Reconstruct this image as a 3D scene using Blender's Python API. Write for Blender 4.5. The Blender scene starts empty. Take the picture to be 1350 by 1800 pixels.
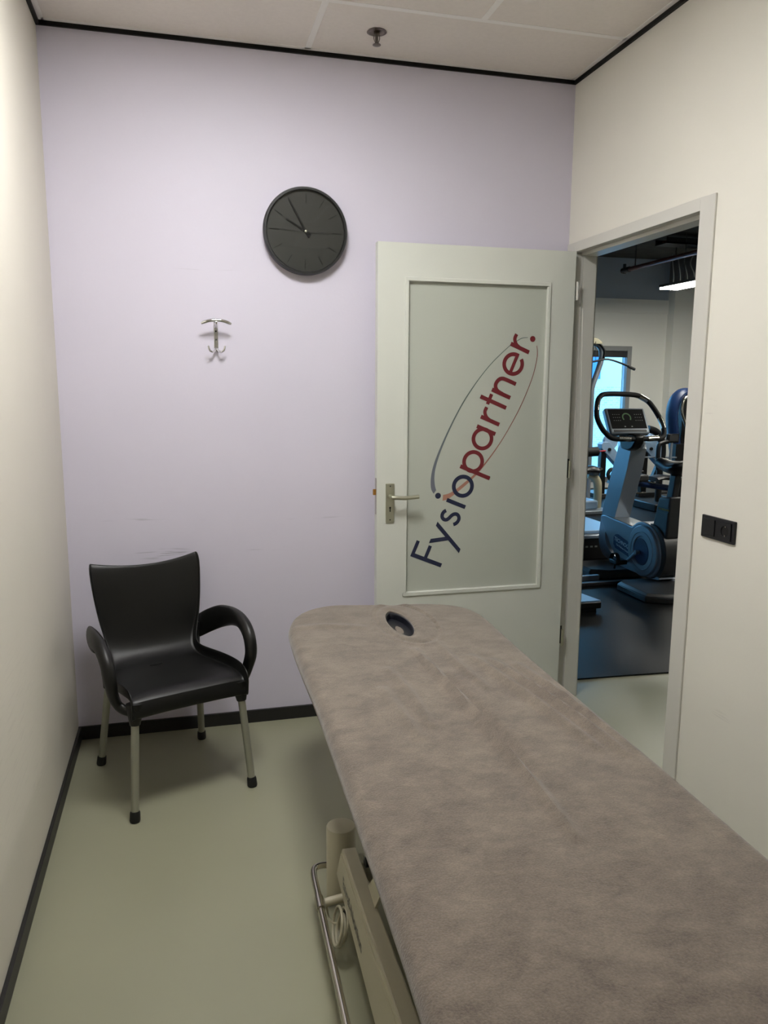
import bpy, bmesh, math, random
from mathutils import Vector, Matrix, noise
random.seed(7)
PI = math.pi
S = bpy.context.scene
COL = S.collection

# ------------------------------------------------------------------ camera
W, H = 2.225, 2.855          # width of the treatment room, ceiling height
YAW, PITCH, ROLL = -0.2550, -0.1628, -0.0058
cam = bpy.data.objects.new('camera', bpy.data.cameras.new('camera')); COL.objects.link(cam)
Mx = Matrix.Rotation(YAW, 3, 'Z') @ Matrix.Rotation(PITCH, 3, 'X') @ Matrix.Rotation(ROLL, 3, 'Y') @ Matrix.Rotation(PI/2, 3, 'X')
cam.matrix_world = Matrix.Translation((0.4713, -3.392, 1.5224)) @ Mx.to_4x4()
cam.data.sensor_fit = 'VERTICAL'; cam.data.sensor_height = 36; cam.data.sensor_width = 27
cam.data.lens = 36*1368.87/1800
cam.data.clip_start = 0.02; cam.data.clip_end = 200
S.camera = cam

# ------------------------------------------------------------------ sky and exposure
wd = bpy.data.worlds.new('sky'); S.world = wd; wd.use_nodes = True
bg = wd.node_tree.nodes['Background']
bg.inputs[0].default_value = (0.18, 0.56, 1.0, 1); bg.inputs[1].default_value = 7.5
S.view_settings.view_transform = 'Standard'; S.view_settings.look = 'None'
S.view_settings.gamma = 1; S.view_settings.use_curve_mapping = False
S.view_settings.exposure = 0.0
PANEL = 41.5        # ceiling panel luminance
LEDBAR = 44.0

def portal(name, loc, rot, sx, sy):
    l = bpy.data.lights.new(name, 'AREA'); l.shape = 'RECTANGLE'; l.size = sx; l.size_y = sy
    l.cycles.is_portal = True
    o = bpy.data.objects.new(name, l); o.location = loc; o.rotation_euler = rot; COL.objects.link(o); return o
portal('window_portal', (2.2, 7.25, 1.1), (-PI/2, 0, 0), 9.6, 2.1)

# ------------------------------------------------------------------ materials
def lin(c):
    return tuple(((v/255)/12.92 if v/255 <= .04045 else (((v/255)+.055)/1.055)**2.4) for v in c)
def mat(name, rgb, rough=.5, metal=0, noise_amt=0, nscale=20, bump=0, bscale=200, spec=.5, emis=None, emstr=0, coat=0, detail=4, stretch=None):
    m = bpy.data.materials.new(name); m.use_nodes = True; nt = m.node_tree; b = nt.nodes['Principled BSDF']
    c = lin(rgb)
    b.inputs['Base Color'].default_value = (*c, 1); b.inputs['Roughness'].default_value = rough
    b.inputs['Metallic'].default_value = metal; b.inputs['Specular IOR Level'].default_value = spec
    if coat: b.inputs['Coat Weight'].default_value = coat; b.inputs['Coat Roughness'].default_value = .1
    if emis: b.inputs['Emission Color'].default_value = (*emis, 1); b.inputs['Emission Strength'].default_value = emstr
    tc = nt.nodes.new('ShaderNodeTexCoord'); src = tc.outputs['Object']
    if stretch:
        mp = nt.nodes.new('ShaderNodeMapping'); mp.inputs['Scale'].default_value = stretch
        nt.links.new(src, mp.inputs[0]); src = mp.outputs[0]
    if noise_amt:
        n = nt.nodes.new('ShaderNodeTexNoise'); n.inputs['Scale'].default_value = nscale; n.inputs['Detail'].default_value = detail
        nt.links.new(src, n.inputs[0])
        r = nt.nodes.new('ShaderNodeValToRGB')
        r.color_ramp.elements[0].position = .3; r.color_ramp.elements[1].position = .7
        r.color_ramp.elements[0].color = (*[v*(1-noise_amt) for v in c], 1)
        r.color_ramp.elements[1].color = (*[min(1, v*(1+noise_amt)) for v in c], 1)
        nt.links.new(n.outputs[0], r.inputs[0]); nt.links.new(r.outputs[0], b.inputs['Base Color'])
    if bump:
        n = nt.nodes.new('ShaderNodeTexNoise'); n.inputs['Scale'].default_value = bscale; n.inputs['Detail'].default_value = 3
        nt.links.new(src, n.inputs[0])
        bp = nt.nodes.new('ShaderNodeBump'); bp.inputs['Strength'].default_value = bump; bp.inputs['Distance'].default_value = .002
        nt.links.new(n.outputs[0], bp.inputs['Height']); nt.links.new(bp.outputs[0], b.inputs['Normal'])
    return m

def N(nt, t, **kw):
    n = nt.nodes.new(t)
    for k, v in kw.items(): setattr(n, k, v)
    return n
def scuffed_wall(name, rgb, marks, rough=.62):
    """painted wall with a few darker rubbed streaks; marks = (cx, cz, half_w, half_h, strength)"""
    m = mat(name, rgb, rough, noise_amt=.018, nscale=2.2, bump=.12, bscale=90)
    nt = m.node_tree; b = nt.nodes['Principled BSDF']
    src = b.inputs['Base Color'].links[0].from_socket
    tc = N(nt, 'ShaderNodeTexCoord'); sp = N(nt, 'ShaderNodeSeparateXYZ'); nt.links.new(tc.outputs['Object'], sp.inputs[0])
    mp = N(nt, 'ShaderNodeMapping'); mp.inputs['Scale'].default_value = (6, 6, 110); nt.links.new(tc.outputs['Object'], mp.inputs[0])
    st = N(nt, 'ShaderNodeTexNoise'); st.inputs['Scale'].default_value = 1.3; st.inputs['Detail'].default_value = 5; nt.links.new(mp.outputs[0], st.inputs[0])
    rr = N(nt, 'ShaderNodeMapRange'); rr.inputs[1].default_value = .52; rr.inputs[2].default_value = .66; nt.links.new(st.outputs[0], rr.inputs[0])
    tot = None
    def M(op, a, bb=None, clamp=False):
        n = N(nt, 'ShaderNodeMath', operation=op); n.use_clamp = clamp
        for i, v in enumerate((a, bb)):
            if v is None: continue
            if isinstance(v, (int, float)): n.inputs[i].default_value = v
            else: nt.links.new(v, n.inputs[i])
        return n.outputs[0]
    for (ax, cx, cz, hw, hh, s) in marks:
        dx = M('DIVIDE', M('SUBTRACT', sp.outputs[ax], cx), hw); dz = M('DIVIDE', M('SUBTRACT', sp.outputs['Z'], cz), hh)
        d = M('ADD', M('MULTIPLY', dx, dx), M('MULTIPLY', dz, dz))
        f = M('MULTIPLY', M('SUBTRACT', 1.0, d, True), s)
        tot = f if tot is None else M('MAXIMUM', tot, f)
    fac = M('MULTIPLY', tot, rr.outputs[0])
    mx = N(nt, 'ShaderNodeMix', data_type='RGBA'); nt.links.new(fac, mx.inputs[0]); nt.links.new(src, mx.inputs[6])
    mx.inputs[7].default_value = (*[v*.45 for v in lin(rgb)], 1)
    nt.links.new(mx.outputs[2], b.inputs['Base Color'])
    return m

M_LAV = scuffed_wall('lavender_paint', (208, 203, 218), [('X', .39, .80, .14, .028, 1.0), ('X', .80, .80, .16, .01, .5), ('X', .25, .952, .24, .006, .5), ('X', 1.05, .93, .2, .006, .4), ('X', .62, 1.98, .2, .006, .35), ('X', .42, .13, .03, .01, .5)])
M_WL = scuffed_wall('cream_paint', (217, 212, 200), [('Y', -1.2, .55, .5, .3, .12), ('Y', -.9, .3, .3, .1, .15)])
M_WR = scuffed_wall('white_paint', (227, 224, 214), [('Y', -1.08, 1.45, .04, .05, .22), ('Y', -1.05, 1.2, .03, .03, .2), ('Y', -1.25, .4, .05, .03, .25)])
M_FLOOR = mat('green_grey_floor', (144, 143, 121), .36, noise_amt=.035, nscale=1.6, bump=.05, bscale=40, detail=8)
M_CEIL = mat('ceiling_tile', (230, 223, 216), .85, noise_amt=.02, nscale=60, bump=.15, bscale=300)
M_TBAR = mat('ceiling_grid_white', (241, 238, 234), .5)
M_BLK = mat('black_trim', (9, 9, 9), .5, spec=.2)
M_BASE = mat('black_skirting', (24, 23, 23), .45)
M_DOOR = mat('white_door_paint', (211, 213, 205), .42, noise_amt=.01, nscale=6)
M_FRAME = mat('white_frame_paint', (207, 205, 198), .4)
M_ALU = mat('satin_aluminium', (186, 186, 168), .38, metal=.9)
M_CHROME = mat('chrome', (225, 225, 225), .08, metal=1)
M_DSTEEL = mat('dark_chrome', (120, 112, 104), .3, metal=1)
M_BRASS = mat('brass', (176, 128, 60), .35, metal=.8)
M_DARK = mat('dark_hole', (8, 8, 8), .6)
M_SOCK = mat('black_socket_plastic', (14, 14, 18), .35)
M_CHAIR = mat('black_chair_plastic', (9, 9, 8), .4, bump=.15, bscale=900, spec=.45)
M_LEG = mat('brushed_aluminium_leg', (160, 160, 146), .45, metal=.55)
M_RUB = mat('black_rubber', (12, 12, 12), .6)
M_STEEL = mat('polished_steel', (200, 195, 185), .2, metal=1)
M_BEIGE = mat('beige_enamel', (182, 176, 154), .42)
M_BEIGE2 = mat('grey_beige_enamel', (146, 144, 126), .45)
M_VINYL = mat('black_vinyl', (20, 22, 30), .35)
M_TXT = mat('grey_print', (92, 92, 88), .6)
M_NAVY = mat('navy_film', (32, 38, 66), .5)
M_RED = mat('dark_red_film', (112, 32, 40), .5)
M_CFACE = mat('charcoal_clock_face', (38, 39, 33), .6)
M_CRIM = mat('black_clock_rim', (13, 14, 12), .4)
# gym
M_GW = mat('gym_wall_paint', (240, 239, 230), .7)
M_GWD = mat('gym_upper_wall_tone', (168, 178, 188), .8)  # darker and bluer tone than the gym wall below
M_CONC = mat('raw_concrete', (78, 76, 70), .9, noise_amt=.35, nscale=5, bump=.4, bscale=30, stretch=(1, 3, 1))
M_MAT = mat('black_rubber_gym_floor', (17, 18, 18), .42, spec=.12, noise_amt=.3, nscale=250, bump=.3, bscale=260)
M_GREY = mat('silver_grey_gym_enamel', (150, 158, 166), .3, metal=.35)
M_GREY2 = mat('dark_grey_gym_plastic', (58, 58, 58), .42)
M_GBLK = mat('black_gym_plastic', (14, 14, 15), .4)
M_GRIPS = mat('black_foam_grip', (16, 16, 16), .65, bump=.3, bscale=500)
M_PIPE = mat('red_pipe_paint', (96, 34, 24), .4)
M_BLUEP = mat('pale_blue_steel', (150, 178, 205), .35)
M_DISP = mat('display_black', (4, 5, 5), .6, spec=.1)
M_GREEN = mat('green_display_marks', (60, 110, 50), .5)
M_BTN = mat('grey_display_marks', (120, 124, 120), .5)
M_BADGE = mat('navy_badge', (20, 44, 84), .4)
M_WHITE = mat('white_print', (225, 232, 240), .5)
M_GOLD = mat('gold_sticker', (196, 160, 30), .5)
M_REDC = mat('red_cord', (190, 20, 40), .5)
M_CREAMP = mat('cream_plastic', (196, 190, 160), .4)
M_WINF = mat('grey_window_frame', (150, 152, 150), .4)
M_FACADE = mat('pale_facade', (215, 222, 222), .8)
M_GROUND = mat('pale_paving', (170, 180, 184), .9, noise_amt=.08, nscale=3)
M_DGL = mat('dark_facade_window', (60, 110, 170), .2)
M_EMIT = mat('lit_diffuser', (255, 255, 255), .5, emis=(1.0, .995, .975), emstr=PANEL)
M_LED = mat('lit_led_diffuser', (255, 255, 255), .5, emis=(1.0, .97, .88), emstr=LEDBAR)

def brick_mat():
    m = mat('pale_brick', (190, 196, 190), .85); nt = m.node_tree; b = nt.nodes['Principled BSDF']
    tc = N(nt, 'ShaderNodeTexCoord'); mp = N(nt, 'ShaderNodeMapping'); mp.inputs['Rotation'].default_value = (PI/2, 0, 0)
    br = N(nt, 'ShaderNodeTexBrick'); br.inputs['Scale'].default_value = 5
    br.inputs['Color1'].default_value = (.62, .60, .55, 1); br.inputs['Color2'].default_value = (.45, .45, .42, 1); br.inputs['Mortar'].default_value = (.8, .8, .78, 1)
    nt.links.new(tc.outputs['Object'], mp.inputs[0]); nt.links.new(mp.outputs[0], br.inputs[0]); nt.links.new(br.outputs[0], b.inputs['Base Color'])
    return m
M_BRICK = brick_mat()

def glass_mat(name, tint=(1, 1, 1), rough=.02, refl=1.5):
    m = bpy.data.materials.new(name); m.use_nodes = True; nt = m.node_tree; nt.nodes.remove(nt.nodes['Principled BSDF'])
    out = nt.nodes['Material Output']; t = N(nt, 'ShaderNodeBsdfTransparent'); t.inputs[0].default_value = (*tint, 1)
    g = N(nt, 'ShaderNodeBsdfGlossy'); g.inputs['Roughness'].default_value = rough
    fr = N(nt, 'ShaderNodeFresnel'); fr.inputs[0].default_value = refl
    mx = N(nt, 'ShaderNodeMixShader'); nt.links.new(fr.outputs[0], mx.inputs[0]); nt.links.new(t.outputs[0], mx.inputs[1]); nt.links.new(g.outputs[0], mx.inputs[2])
    nt.links.new(mx.outputs[0], out.inputs[0]); return m
M_GLASS = glass_mat('clear_glass')

def frosted_mat():
    m = mat('frosted_film', (184, 188, 178), .32, spec=.4); nt = m.node_tree; b = nt.nodes['Principled BSDF']
    tc = N(nt, 'ShaderNodeTexCoord'); wv = N(nt, 'ShaderNodeTexWave', bands_direction='Z'); wv.inputs['Scale'].default_value = 150
    wv.inputs['Distortion'].default_value = 0
    nt.links.new(tc.outputs['Object'], wv.inputs[0])
    r = N(nt, 'ShaderNodeValToRGB'); c = lin((184, 188, 178))
    r.color_ramp.elements[0].color = (*[v*.9 for v in c], 1); r.color_ramp.elements[1].color = (*[v*1.1 for v in c], 1)
    nt.links.new(wv.outputs[0], r.inputs[0]); nt.links.new(r.outputs[0], b.inputs['Base Color'])
    b.inputs['Transmission Weight'].default_value = 0.0
    return m
M_FROST = frosted_mat()

def grad_mat(name, c0, c1):
    """printed fade along the swoosh (from its bottom to its top)"""
    m = mat(name, c0, .5); nt = m.node_tree; b = nt.nodes['Principled BSDF']
    tc = N(nt, 'ShaderNodeTexCoord'); sp = N(nt, 'ShaderNodeSeparateXYZ'); nt.links.new(tc.outputs['Object'], sp.inputs[0])
    r = N(nt, 'ShaderNodeMapRange'); r.inputs[1].default_value = .95; r.inputs[2].default_value = 1.45; nt.links.new(sp.outputs['Z'], r.inputs[0])
    mx = N(nt, 'ShaderNodeMix', data_type='RGBA'); nt.links.new(r.outputs[0], mx.inputs[0])
    mx.inputs[6].default_value = (*lin(c0), 1); mx.inputs[7].default_value = (*lin(c1), 1)
    nt.links.new(mx.outputs[2], b.inputs['Base Color']); return m
M_SWG = grad_mat('grey_swoosh_film', (112, 114, 130), (88, 100, 96))
M_SWR = grad_mat('red_swoosh_film', (178, 132, 112), (122, 58, 56))

def terry_mat():
    m = mat('taupe_terry_cloth', (152, 134, 122), .95, spec=.15); nt = m.node_tree; b = nt.nodes['Principled BSDF']
    b.inputs['Sheen Weight'].default_value = .35; b.inputs['Sheen Roughness'].default_value = .5
    tc = N(nt, 'ShaderNodeTexCoord'); mp = N(nt, 'ShaderNodeMapping'); mp.inputs['Scale'].default_value = (1, 1.35, 1)
    mp.inputs['Rotation'].default_value = (0, 0, .12); nt.links.new(tc.outputs['Object'], mp.inputs[0])
    n1 = N(nt, 'ShaderNodeTexNoise'); n1.inputs['Scale'].default_value = 13; n1.inputs['Detail'].default_value = 7; n1.inputs['Roughness'].default_value = .68
    n1.inputs['Distortion'].default_value = .25
    nt.links.new(mp.outputs[0], n1.inputs[0])
    n2 = N(nt, 'ShaderNodeTexNoise'); n2.inputs['Scale'].default_value = 260; n2.inputs['Detail'].default_value = 2
    nt.links.new(tc.outputs['Object'], n2.inputs[0])
    ad = N(nt, 'ShaderNodeMath', operation='MULTIPLY_ADD'); nt.links.new(n2.outputs[0], ad.inputs[0]); ad.inputs[1].default_value = .5
    nt.links.new(n1.outputs[0], ad.inputs[2])
    r = N(nt, 'ShaderNodeValToRGB'); r.color_ramp.elements[0].position = .50; r.color_ramp.elements[1].position = 1.03
    r.color_ramp.elements[0].color = (*lin((93, 84, 77)), 1); r.color_ramp.elements[1].color = (*lin((134, 123, 111)), 1)
    nt.links.new(ad.outputs[0], r.inputs[0]); nt.links.new(r.outputs[0], b.inputs['Base Color'])
    bp = N(nt, 'ShaderNodeBump'); bp.inputs['Strength'].default_value = .6; bp.inputs['Distance'].default_value = .0025
    nt.links.new(n2.outputs[0], bp.inputs['Height'])
    bp2 = N(nt, 'ShaderNodeBump'); bp2.inputs['Strength'].default_value = .25; bp2.inputs['Distance'].default_value = .003
    nt.links.new(n1.outputs[0], bp2.inputs['Height']); nt.links.new(bp.outputs[0], bp2.inputs['Normal'])
    nt.links.new(bp2.outputs[0], b.inputs['Normal']); return m
M_TERRY = terry_mat()

# ------------------------------------------------------------------ mesh helpers
def crom(pts, n=6, closed=False):
    """smooth curve through points"""
    P = [Vector(p) for p in pts]; out = []; L = len(P)
    rng = range(L if closed else L-1)
    for i in rng:
        if closed: a, b, c, d = P[(i-1) % L], P[i], P[(i+1) % L], P[(i+2) % L]
        else: a, b, c, d = P[max(i-1, 0)], P[i], P[i+1], P[min(i+2, L-1)]
        for k in range(n):
            t = k/n
            out.append(.5*((2*b) + (c-a)*t + (2*a-5*b+4*c-d)*t*t + (3*b-a-3*c+d)*t**3))
    if not closed: out.append(P[-1].copy())
    return out

class MB:
    def __init__(s): s.v = []; s.f = []
    def add(s, vs, fs):
        o = len(s.v); s.v += [tuple(p) for p in vs]; s.f += [tuple(i+o for i in f) for f in fs]; return s
    def box(s, x0, x1, y0, y1, z0, z1):
        x0, x1 = sorted((x0, x1)); y0, y1 = sorted((y0, y1)); z0, z1 = sorted((z0, z1))
        vs = [(x0,y0,z0),(x1,y0,z0),(x1,y1,z0),(x0,y1,z0),(x0,y0,z1),(x1,y0,z1),(x1,y1,z1),(x0,y1,z1)]
        return s.add(vs, [(0,3,2,1),(4,5,6,7),(0,1,5,4),(1,2,6,5),(2,3,7,6),(3,0,4,7)])
    def prism(s, poly, axis, a0, a1, top=None):
        """poly of 2D points in the other two axes (cyclic order), extruded along axis from a0 to a1; top = other outline at a1"""
        def P(p, a):
            return {'X': (a, p[0], p[1]), 'Y': (p[0], a, p[1]), 'Z': (p[0], p[1], a)}[axis]
        n = len(poly); q = top or poly
        vs = [P(p, a0) for p in poly] + [P(p, a1) for p in q]
        fs = [tuple(range(n))[::-1], tuple(range(n, 2*n))] + [(i, (i+1) % n, n+(i+1) % n, n+i) for i in range(n)]
        return s.add(vs, fs)
    def sweep(s, pts, rad, side=None, n=12, closed=False, cap=True):
        """tube; rad = number, list of numbers or of (in_plane, sideways); side = fixed sideways vector"""
        P = [Vector(p) for p in pts]; L = len(P)
        if isinstance(rad, (int, float)): rad = [rad]*L
        rings = []; prev = None
        for i, p in enumerate(P):
            if closed: t = P[(i+1) % L]-P[(i-1) % L]
            else: t = P[min(i+1, L-1)]-P[max(i-1, 0)]
            t.normalize()
            if side is not None: b = Vector(side).normalized(); nn = t.cross(b).normalized(); b = nn.cross(t).normalized()
            else:
                if prev is None:
                    up = Vector((0, 0, 1)) if abs(t.z) < .9 else Vector((1, 0, 0)); b = t.cross(up).normalized()
                else: b = (prev-t*prev.dot(t)).normalized()
                prev = b; nn = t.cross(b).normalized()
            r = rad[i]; h, w = (r, r) if isinstance(r, (int, float)) else r
            rings.append([p+nn*h*math.cos(2*PI*k/n)+b*w*math.sin(2*PI*k/n) for k in range(n)])
        vs = [q for r in rings for q in r]; fs = []
        for i in range(L if closed else L-1):
            a, b2 = i*n, ((i+1) % L)*n
            for k in range(n): fs.append((a+k, a+(k+1) % n, b2+(k+1) % n, b2+k))
        if cap and not closed: fs += [tuple(range(n))[::-1], tuple(range((L-1)*n, L*n))]
        return s.add(vs, fs)
    def tube(s, a, b, r, r2=None, n=16): return s.sweep([a, b], [r, r2 if r2 is not None else r], n=n)
    def lathe(s, prof, c, axis='Z', n=48):
        """prof = [(radius, height)], closed at both ends; axis through point c"""
        vs = []; fs = []; L = len(prof)
        for (r, h) in prof:
            for k in range(n):
                a = 2*PI*k/n; x, y = r*math.cos(a), r*math.sin(a)
                q = {'Z': (x, y, h), 'Y': (x, h, -y), 'X': (h, x, y)}[axis]
                vs.append((c[0]+q[0], c[1]+q[1], c[2]+q[2]))
        for i in range(L-1):
            for k in range(n): fs.append((i*n+k, i*n+(k+1) % n, (i+1)*n+(k+1) % n, (i+1)*n+k))
        fs += [tuple(range(n))[::-1], tuple(range((L-1)*n, L*n))]
        return s.add(vs, fs)
    def grid(s, rows, closed_v=False):
        n = len(rows[0]); vs = [p for r in rows for p in r]; fs = []
        for i in range(len(rows)-1):
            for k in range(n if closed_v else n-1):
                fs.append((i*n+k, i*n+(k+1) % n, (i+1)*n+(k+1) % n, (i+1)*n+k))
        return s.add(vs, fs)
    def build(s, name, m, parent=None, bevel=0, seg=2, smooth=True, local=False, subsurf=0, solid=0, **tags):
        me = bpy.data.meshes.new(name)
        off = Vector((0, 0, 0))
        if parent is not None and not local:
            q = parent
            while q is not None: off += q.location; q = q.parent
        vs = [Vector(v)-off for v in s.v]
        org = Vector((0, 0, 0))
        me.from_pydata([tuple(v) for v in vs], [], s.f); me.materials.append(m)
        bm = bmesh.new(); bm.from_mesh(me); bmesh.ops.remove_doubles(bm, verts=bm.verts, dist=1e-5)
        bmesh.ops.recalc_face_normals(bm, faces=bm.faces); bm.to_mesh(me); bm.free()
        o = bpy.data.objects.new(name, me); COL.objects.link(o)
        if parent is not None: o.parent = parent
        if smooth:
            me.polygons.foreach_set('use_smooth', [True]*len(me.polygons))
            try: me.set_sharp_from_angle(angle=math.radians(38))
            except Exception: pass
        if solid:
            sm = o.modifiers.new('thickness', 'SOLIDIFY'); sm.thickness = solid; sm.offset = 0
        if bevel:
            bv = o.modifiers.new('bevel', 'BEVEL'); bv.width = bevel; bv.segments = seg; bv.limit_method = 'ANGLE'; bv.angle_limit = math.radians(40)
            bv.harden_normals = False
        if subsurf:
            ss = o.modifiers.new('smooth', 'SUBSURF'); ss.levels = subsurf; ss.render_levels = subsurf
        for k, v in tags.items(): o[k] = v
        return o
def B(*a): return MB().box(*a)
def root(name, label, cat, loc=(0, 0, 0), rz=0, group=None, kind=None):
    o = bpy.data.objects.new(name, None); o.empty_display_size = .1; COL.objects.link(o)
    o.location = loc; o.rotation_euler = (0, 0, rz); o['label'] = label; o['category'] = cat
    if group: o['group'] = group
    if kind: o['kind'] = kind
    return o
def text_faces(txt, size, extrude=.0004):
    c = bpy.data.curves.new('lettering', 'FONT'); c.body = txt; c.size = size; c.offset = size*.018; c.extrude = extrude; c.align_x = 'CENTER'; c.align_y = 'CENTER'
    o = bpy.data.objects.new('lettering', c); COL.objects.link(o)
    dg = bpy.context.evaluated_depsgraph_get(); me = o.evaluated_get(dg).to_mesh()
    vs = [v.co.copy() for v in me.vertices]; fs = [tuple(p.vertices) for p in me.polygons]
    o.evaluated_get(dg).to_mesh_clear(); bpy.data.objects.remove(o); bpy.data.curves.remove(c)
    return vs, fs
def text_on(name, txt, size, origin, ux, uy, m, parent):
    vs, fs = text_faces(txt, size); ux = Vector(ux).normalized(); uy = Vector(uy).normalized(); n = ux.cross(uy)
    return MB().add([Vector(origin)+ux*v.x+uy*v.y+n*v.z for v in vs], fs).build(name, m, parent, smooth=False)

# ================================================================== THE TREATMENT ROOM
YB = -4.7                     # wall behind the camera
XG0, XG1, YG0, YG1, HG = -3.5, 9.6, 0.12, 7.0, 3.33    # the gym beyond
st = dict(kind='structure')
B(XG0-.3, XG1+.3, YB-.2, YG1+.2, -.12, 0).build('floor', M_FLOOR, smooth=False, **st)
B(-.12, 0, YB, .12, 0, H).build('wall_left', M_WL, smooth=False, **st)
B(-.12, W+.1, 0, .12, 0, H+.3).build('wall_back', M_LAV, smooth=False, **st)
wr = MB()
OY0, OY1, OZ = -1.0, -.03, 2.135
wr.box(W, W+.1, YB, OY0, 0, H+.3); wr.box(W, W+.1, OY0, 0, OZ, H+.3); wr.box(W, W+.1, OY1, 0, 0, OZ)
wr.build('wall_right', M_WR, smooth=False, **st)
B(-.12, W+.1, YB-.12, YB, 0, H).build('wall_front', M_WR, smooth=False, **st)
# suspended ceiling: 120 x 60 tiles in a broken bond, one of them is a light panel
PX0, PX1, PY0, PY1 = .42, 1.02, -1.64, -1.04
c = MB()
c.box(-.12, W+.1, PY1, 0, H, H+.05); c.box(-.12, PX0, PY0, PY1, H, H+.05); c.box(PX1, W+.1, PY0, PY1, H, H+.05)
c.box(-.12, W+.1, YB, PY0, H, H+.05)
c.build('ceiling', M_CEIL, smooth=False, **st)
g = MB(); zt = H-.0015
ys = [-.44-.6*i for i in range(8)]
for y in ys: g.box(.02, W-.02, y-.012, y+.012, zt, H+.001)
for i in range(8):
    y1 = 0-.02 if i == 0 else ys[i-1]-.012; y0 = ys[i]+.012
    for x in ((1.02,) if i % 2 == 0 else (.41, 1.61)): g.box(x-.012, x+.012, y0, y1, zt, H+.001)
g.box(.02, W-.02, -.032, -.012, zt, H+.001); g.box(.012, .032, YB, -.012, zt, H+.001); g.box(W-.032, W-.012, YB, -.012, zt, H+.001)
g.build('trim_1', M_TBAR, smooth=False, **st)
g = MB(); g.box(0, W, -.011, 0, H-.016, H); g.box(0, .012, YB, 0, H-.016, H); g.box(W-.012, W, YB, 0, H-.016, H)
g.build('trim_2', M_BLK, smooth=False, **st)
B(0, 1.9+.3, -.012, 0, 0, .057).build('baseboard_back', M_BASE, smooth=False, **st)
B(0, .012, YB, -.012, 0, .057).build('baseboard_left', M_BASE, bevel=.002, smooth=False, **st)

def ceiling_panel(x0, x1, y0, y1, label):
    t = root('ceiling_light', label, 'light', ((x0+x1)/2, (y0+y1)/2, H), group='ceiling light panels')
    f = MB(); e = .012
    f.box(x0, x1, y0, y0+e, H-.003, H+.03); f.box(x0, x1, y1-e, y1, H-.003, H+.03)
    f.box(x0, x0+e, y0+e, y1-e, H-.003, H+.03); f.box(x1-e, x1, y0+e, y1-e, H-.003, H+.03)
    f.build('frame', M_TBAR, t, smooth=False)
    B(x0+e, x1-e, y0+e, y1-e, H+.001, H+.02).build('diffuser', M_EMIT, t, smooth=False)
    return t
ceiling_panel(PX0, PX1, PY0, PY1, 'lit square ceiling panel above the floor left of the massage table')

# ------------------------------------------------------------------ door frame (steel, white)
f = MB(); xf = W-.008
f.box(xf, W, -.068, -.001, 0, 2.156); f.box(xf, W, -1.0353, -.957, 0, 2.156); f.box(xf, W, -.957, -.068, 2.113, 2.156)
f.box(W, W+.03, -.068, -.03, 0, 2.135); f.box(W+.03, W+.1, -.083, -.03, 0, 2.135)          # jamb beside the clock wall: rebate, then stop
f.box(W, W+.03, -1.0, -.957, 0, 2.135); f.box(W+.03, W+.1, -1.0, -.942, 0, 2.135)
f.box(W, W+.03, -.957, -.068, 2.113, 2.135); f.box(W+.03, W+.1, -.942, -.083, 2.098, 2.135)
f.box(W+.1, W+.108, -.075, -.001, 0, 2.156); f.box(W+.1, W+.108, -1.0353, -.945, 0, 2.156); f.box(W+.1, W+.108, -.945, -.075, 2.1, 2.156)
f.build('trim_3', M_FRAME, bevel=.002, smooth=False, **st)

# ------------------------------------------------------------------ open door leaf
D = bpy.data.objects.new('door_1', None); COL.objects.link(D); D.location = (W-.01, -.09, 0); D['kind'] = 'structure'
D['label'] = 'open white door with a frosted lettered window standing against the lavender wall'; D['category'] = 'door'
dx0, dx1, dy0, dy1, dz1 = 1.294, 2.207, -.11, -.07, 2.110
gx0, gx1, gz0, gz1 = 1.424, 2.081, .584, 1.963
lf = MB()
lf.box(dx0, gx0, dy0, dy1, .012, dz1); lf.box(gx1, dx1, dy0, dy1, .012, dz1)
lf.box(gx0, gx1, dy0, dy1, .012, gz0); lf.box(gx0, gx1, dy0, dy1, gz1, dz1)
lf.build('leaf', M_DOOR, D, smooth=False)
bd = MB(); e = .016; yb = dy0-.006
for (a, b2, c2, d2) in ((gx0-.009, gx1+.009, gz1-.007, gz1+.009), (gx0-.009, gx1+.009, gz0-.009, gz0+.007)): bd.box(a, b2, yb, dy0+.012, c2, d2)
for (a, b2) in ((gx0-.009, gx0+.007), (gx1-.007, gx1+.009)): bd.box(a, b2, yb, dy0+.012, gz0+.007, gz1-.007)
bd.build('glazing_bead', M_DOOR, D, bevel=.003, smooth=False)
YP = -.098
pane = B(gx0, gx1, YP, YP+.012, gz0, gz1).build('pane', M_FROST, D, smooth=False, label='frosted grey-green window pane')

# lettering on the pane: u runs along the text, v up the letters, in millimetres
O0 = Vector((1.598, 0, .6974)); UU = Vector((.3823, 0, .924)); VV = Vector((-.924, 0, .3823))
def uv(p, lift): return O0 + UU*(p[0]/1000) + VV*(p[1]/1000) + Vector((0, YP-lift, 0))
def film(mb, pts, lift, th=.0004):
    n = len(pts); a = [uv(p, lift) for p in pts]; b = [uv(p, lift-th) for p in pts]
    mb.add(a+b, [tuple(range(n)), tuple(range(n, 2*n))[::-1]]+[(i, (i+1) % n, n+(i+1) % n, n+i) for i in range(n)])
def ribbon(mb, pts, w, lift, closed=False, th=.0004):
    P = [Vector((p[0], p[1])) for p in pts]; L = len(P); lo = []; hi = []
    for i in range(L):
        t = (P[(i+1) % L]-P[(i-1) % L]) if closed else (P[min(i+1, L-1)]-P[max(i-1, 0)])
        t.normalize(); nn = Vector((-t.y, t.x)); lo.append(P[i]-nn*w/2); hi.append(P[i]+nn*w/2)
    strip(mb, lo, hi, lift, closed, th)
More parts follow.
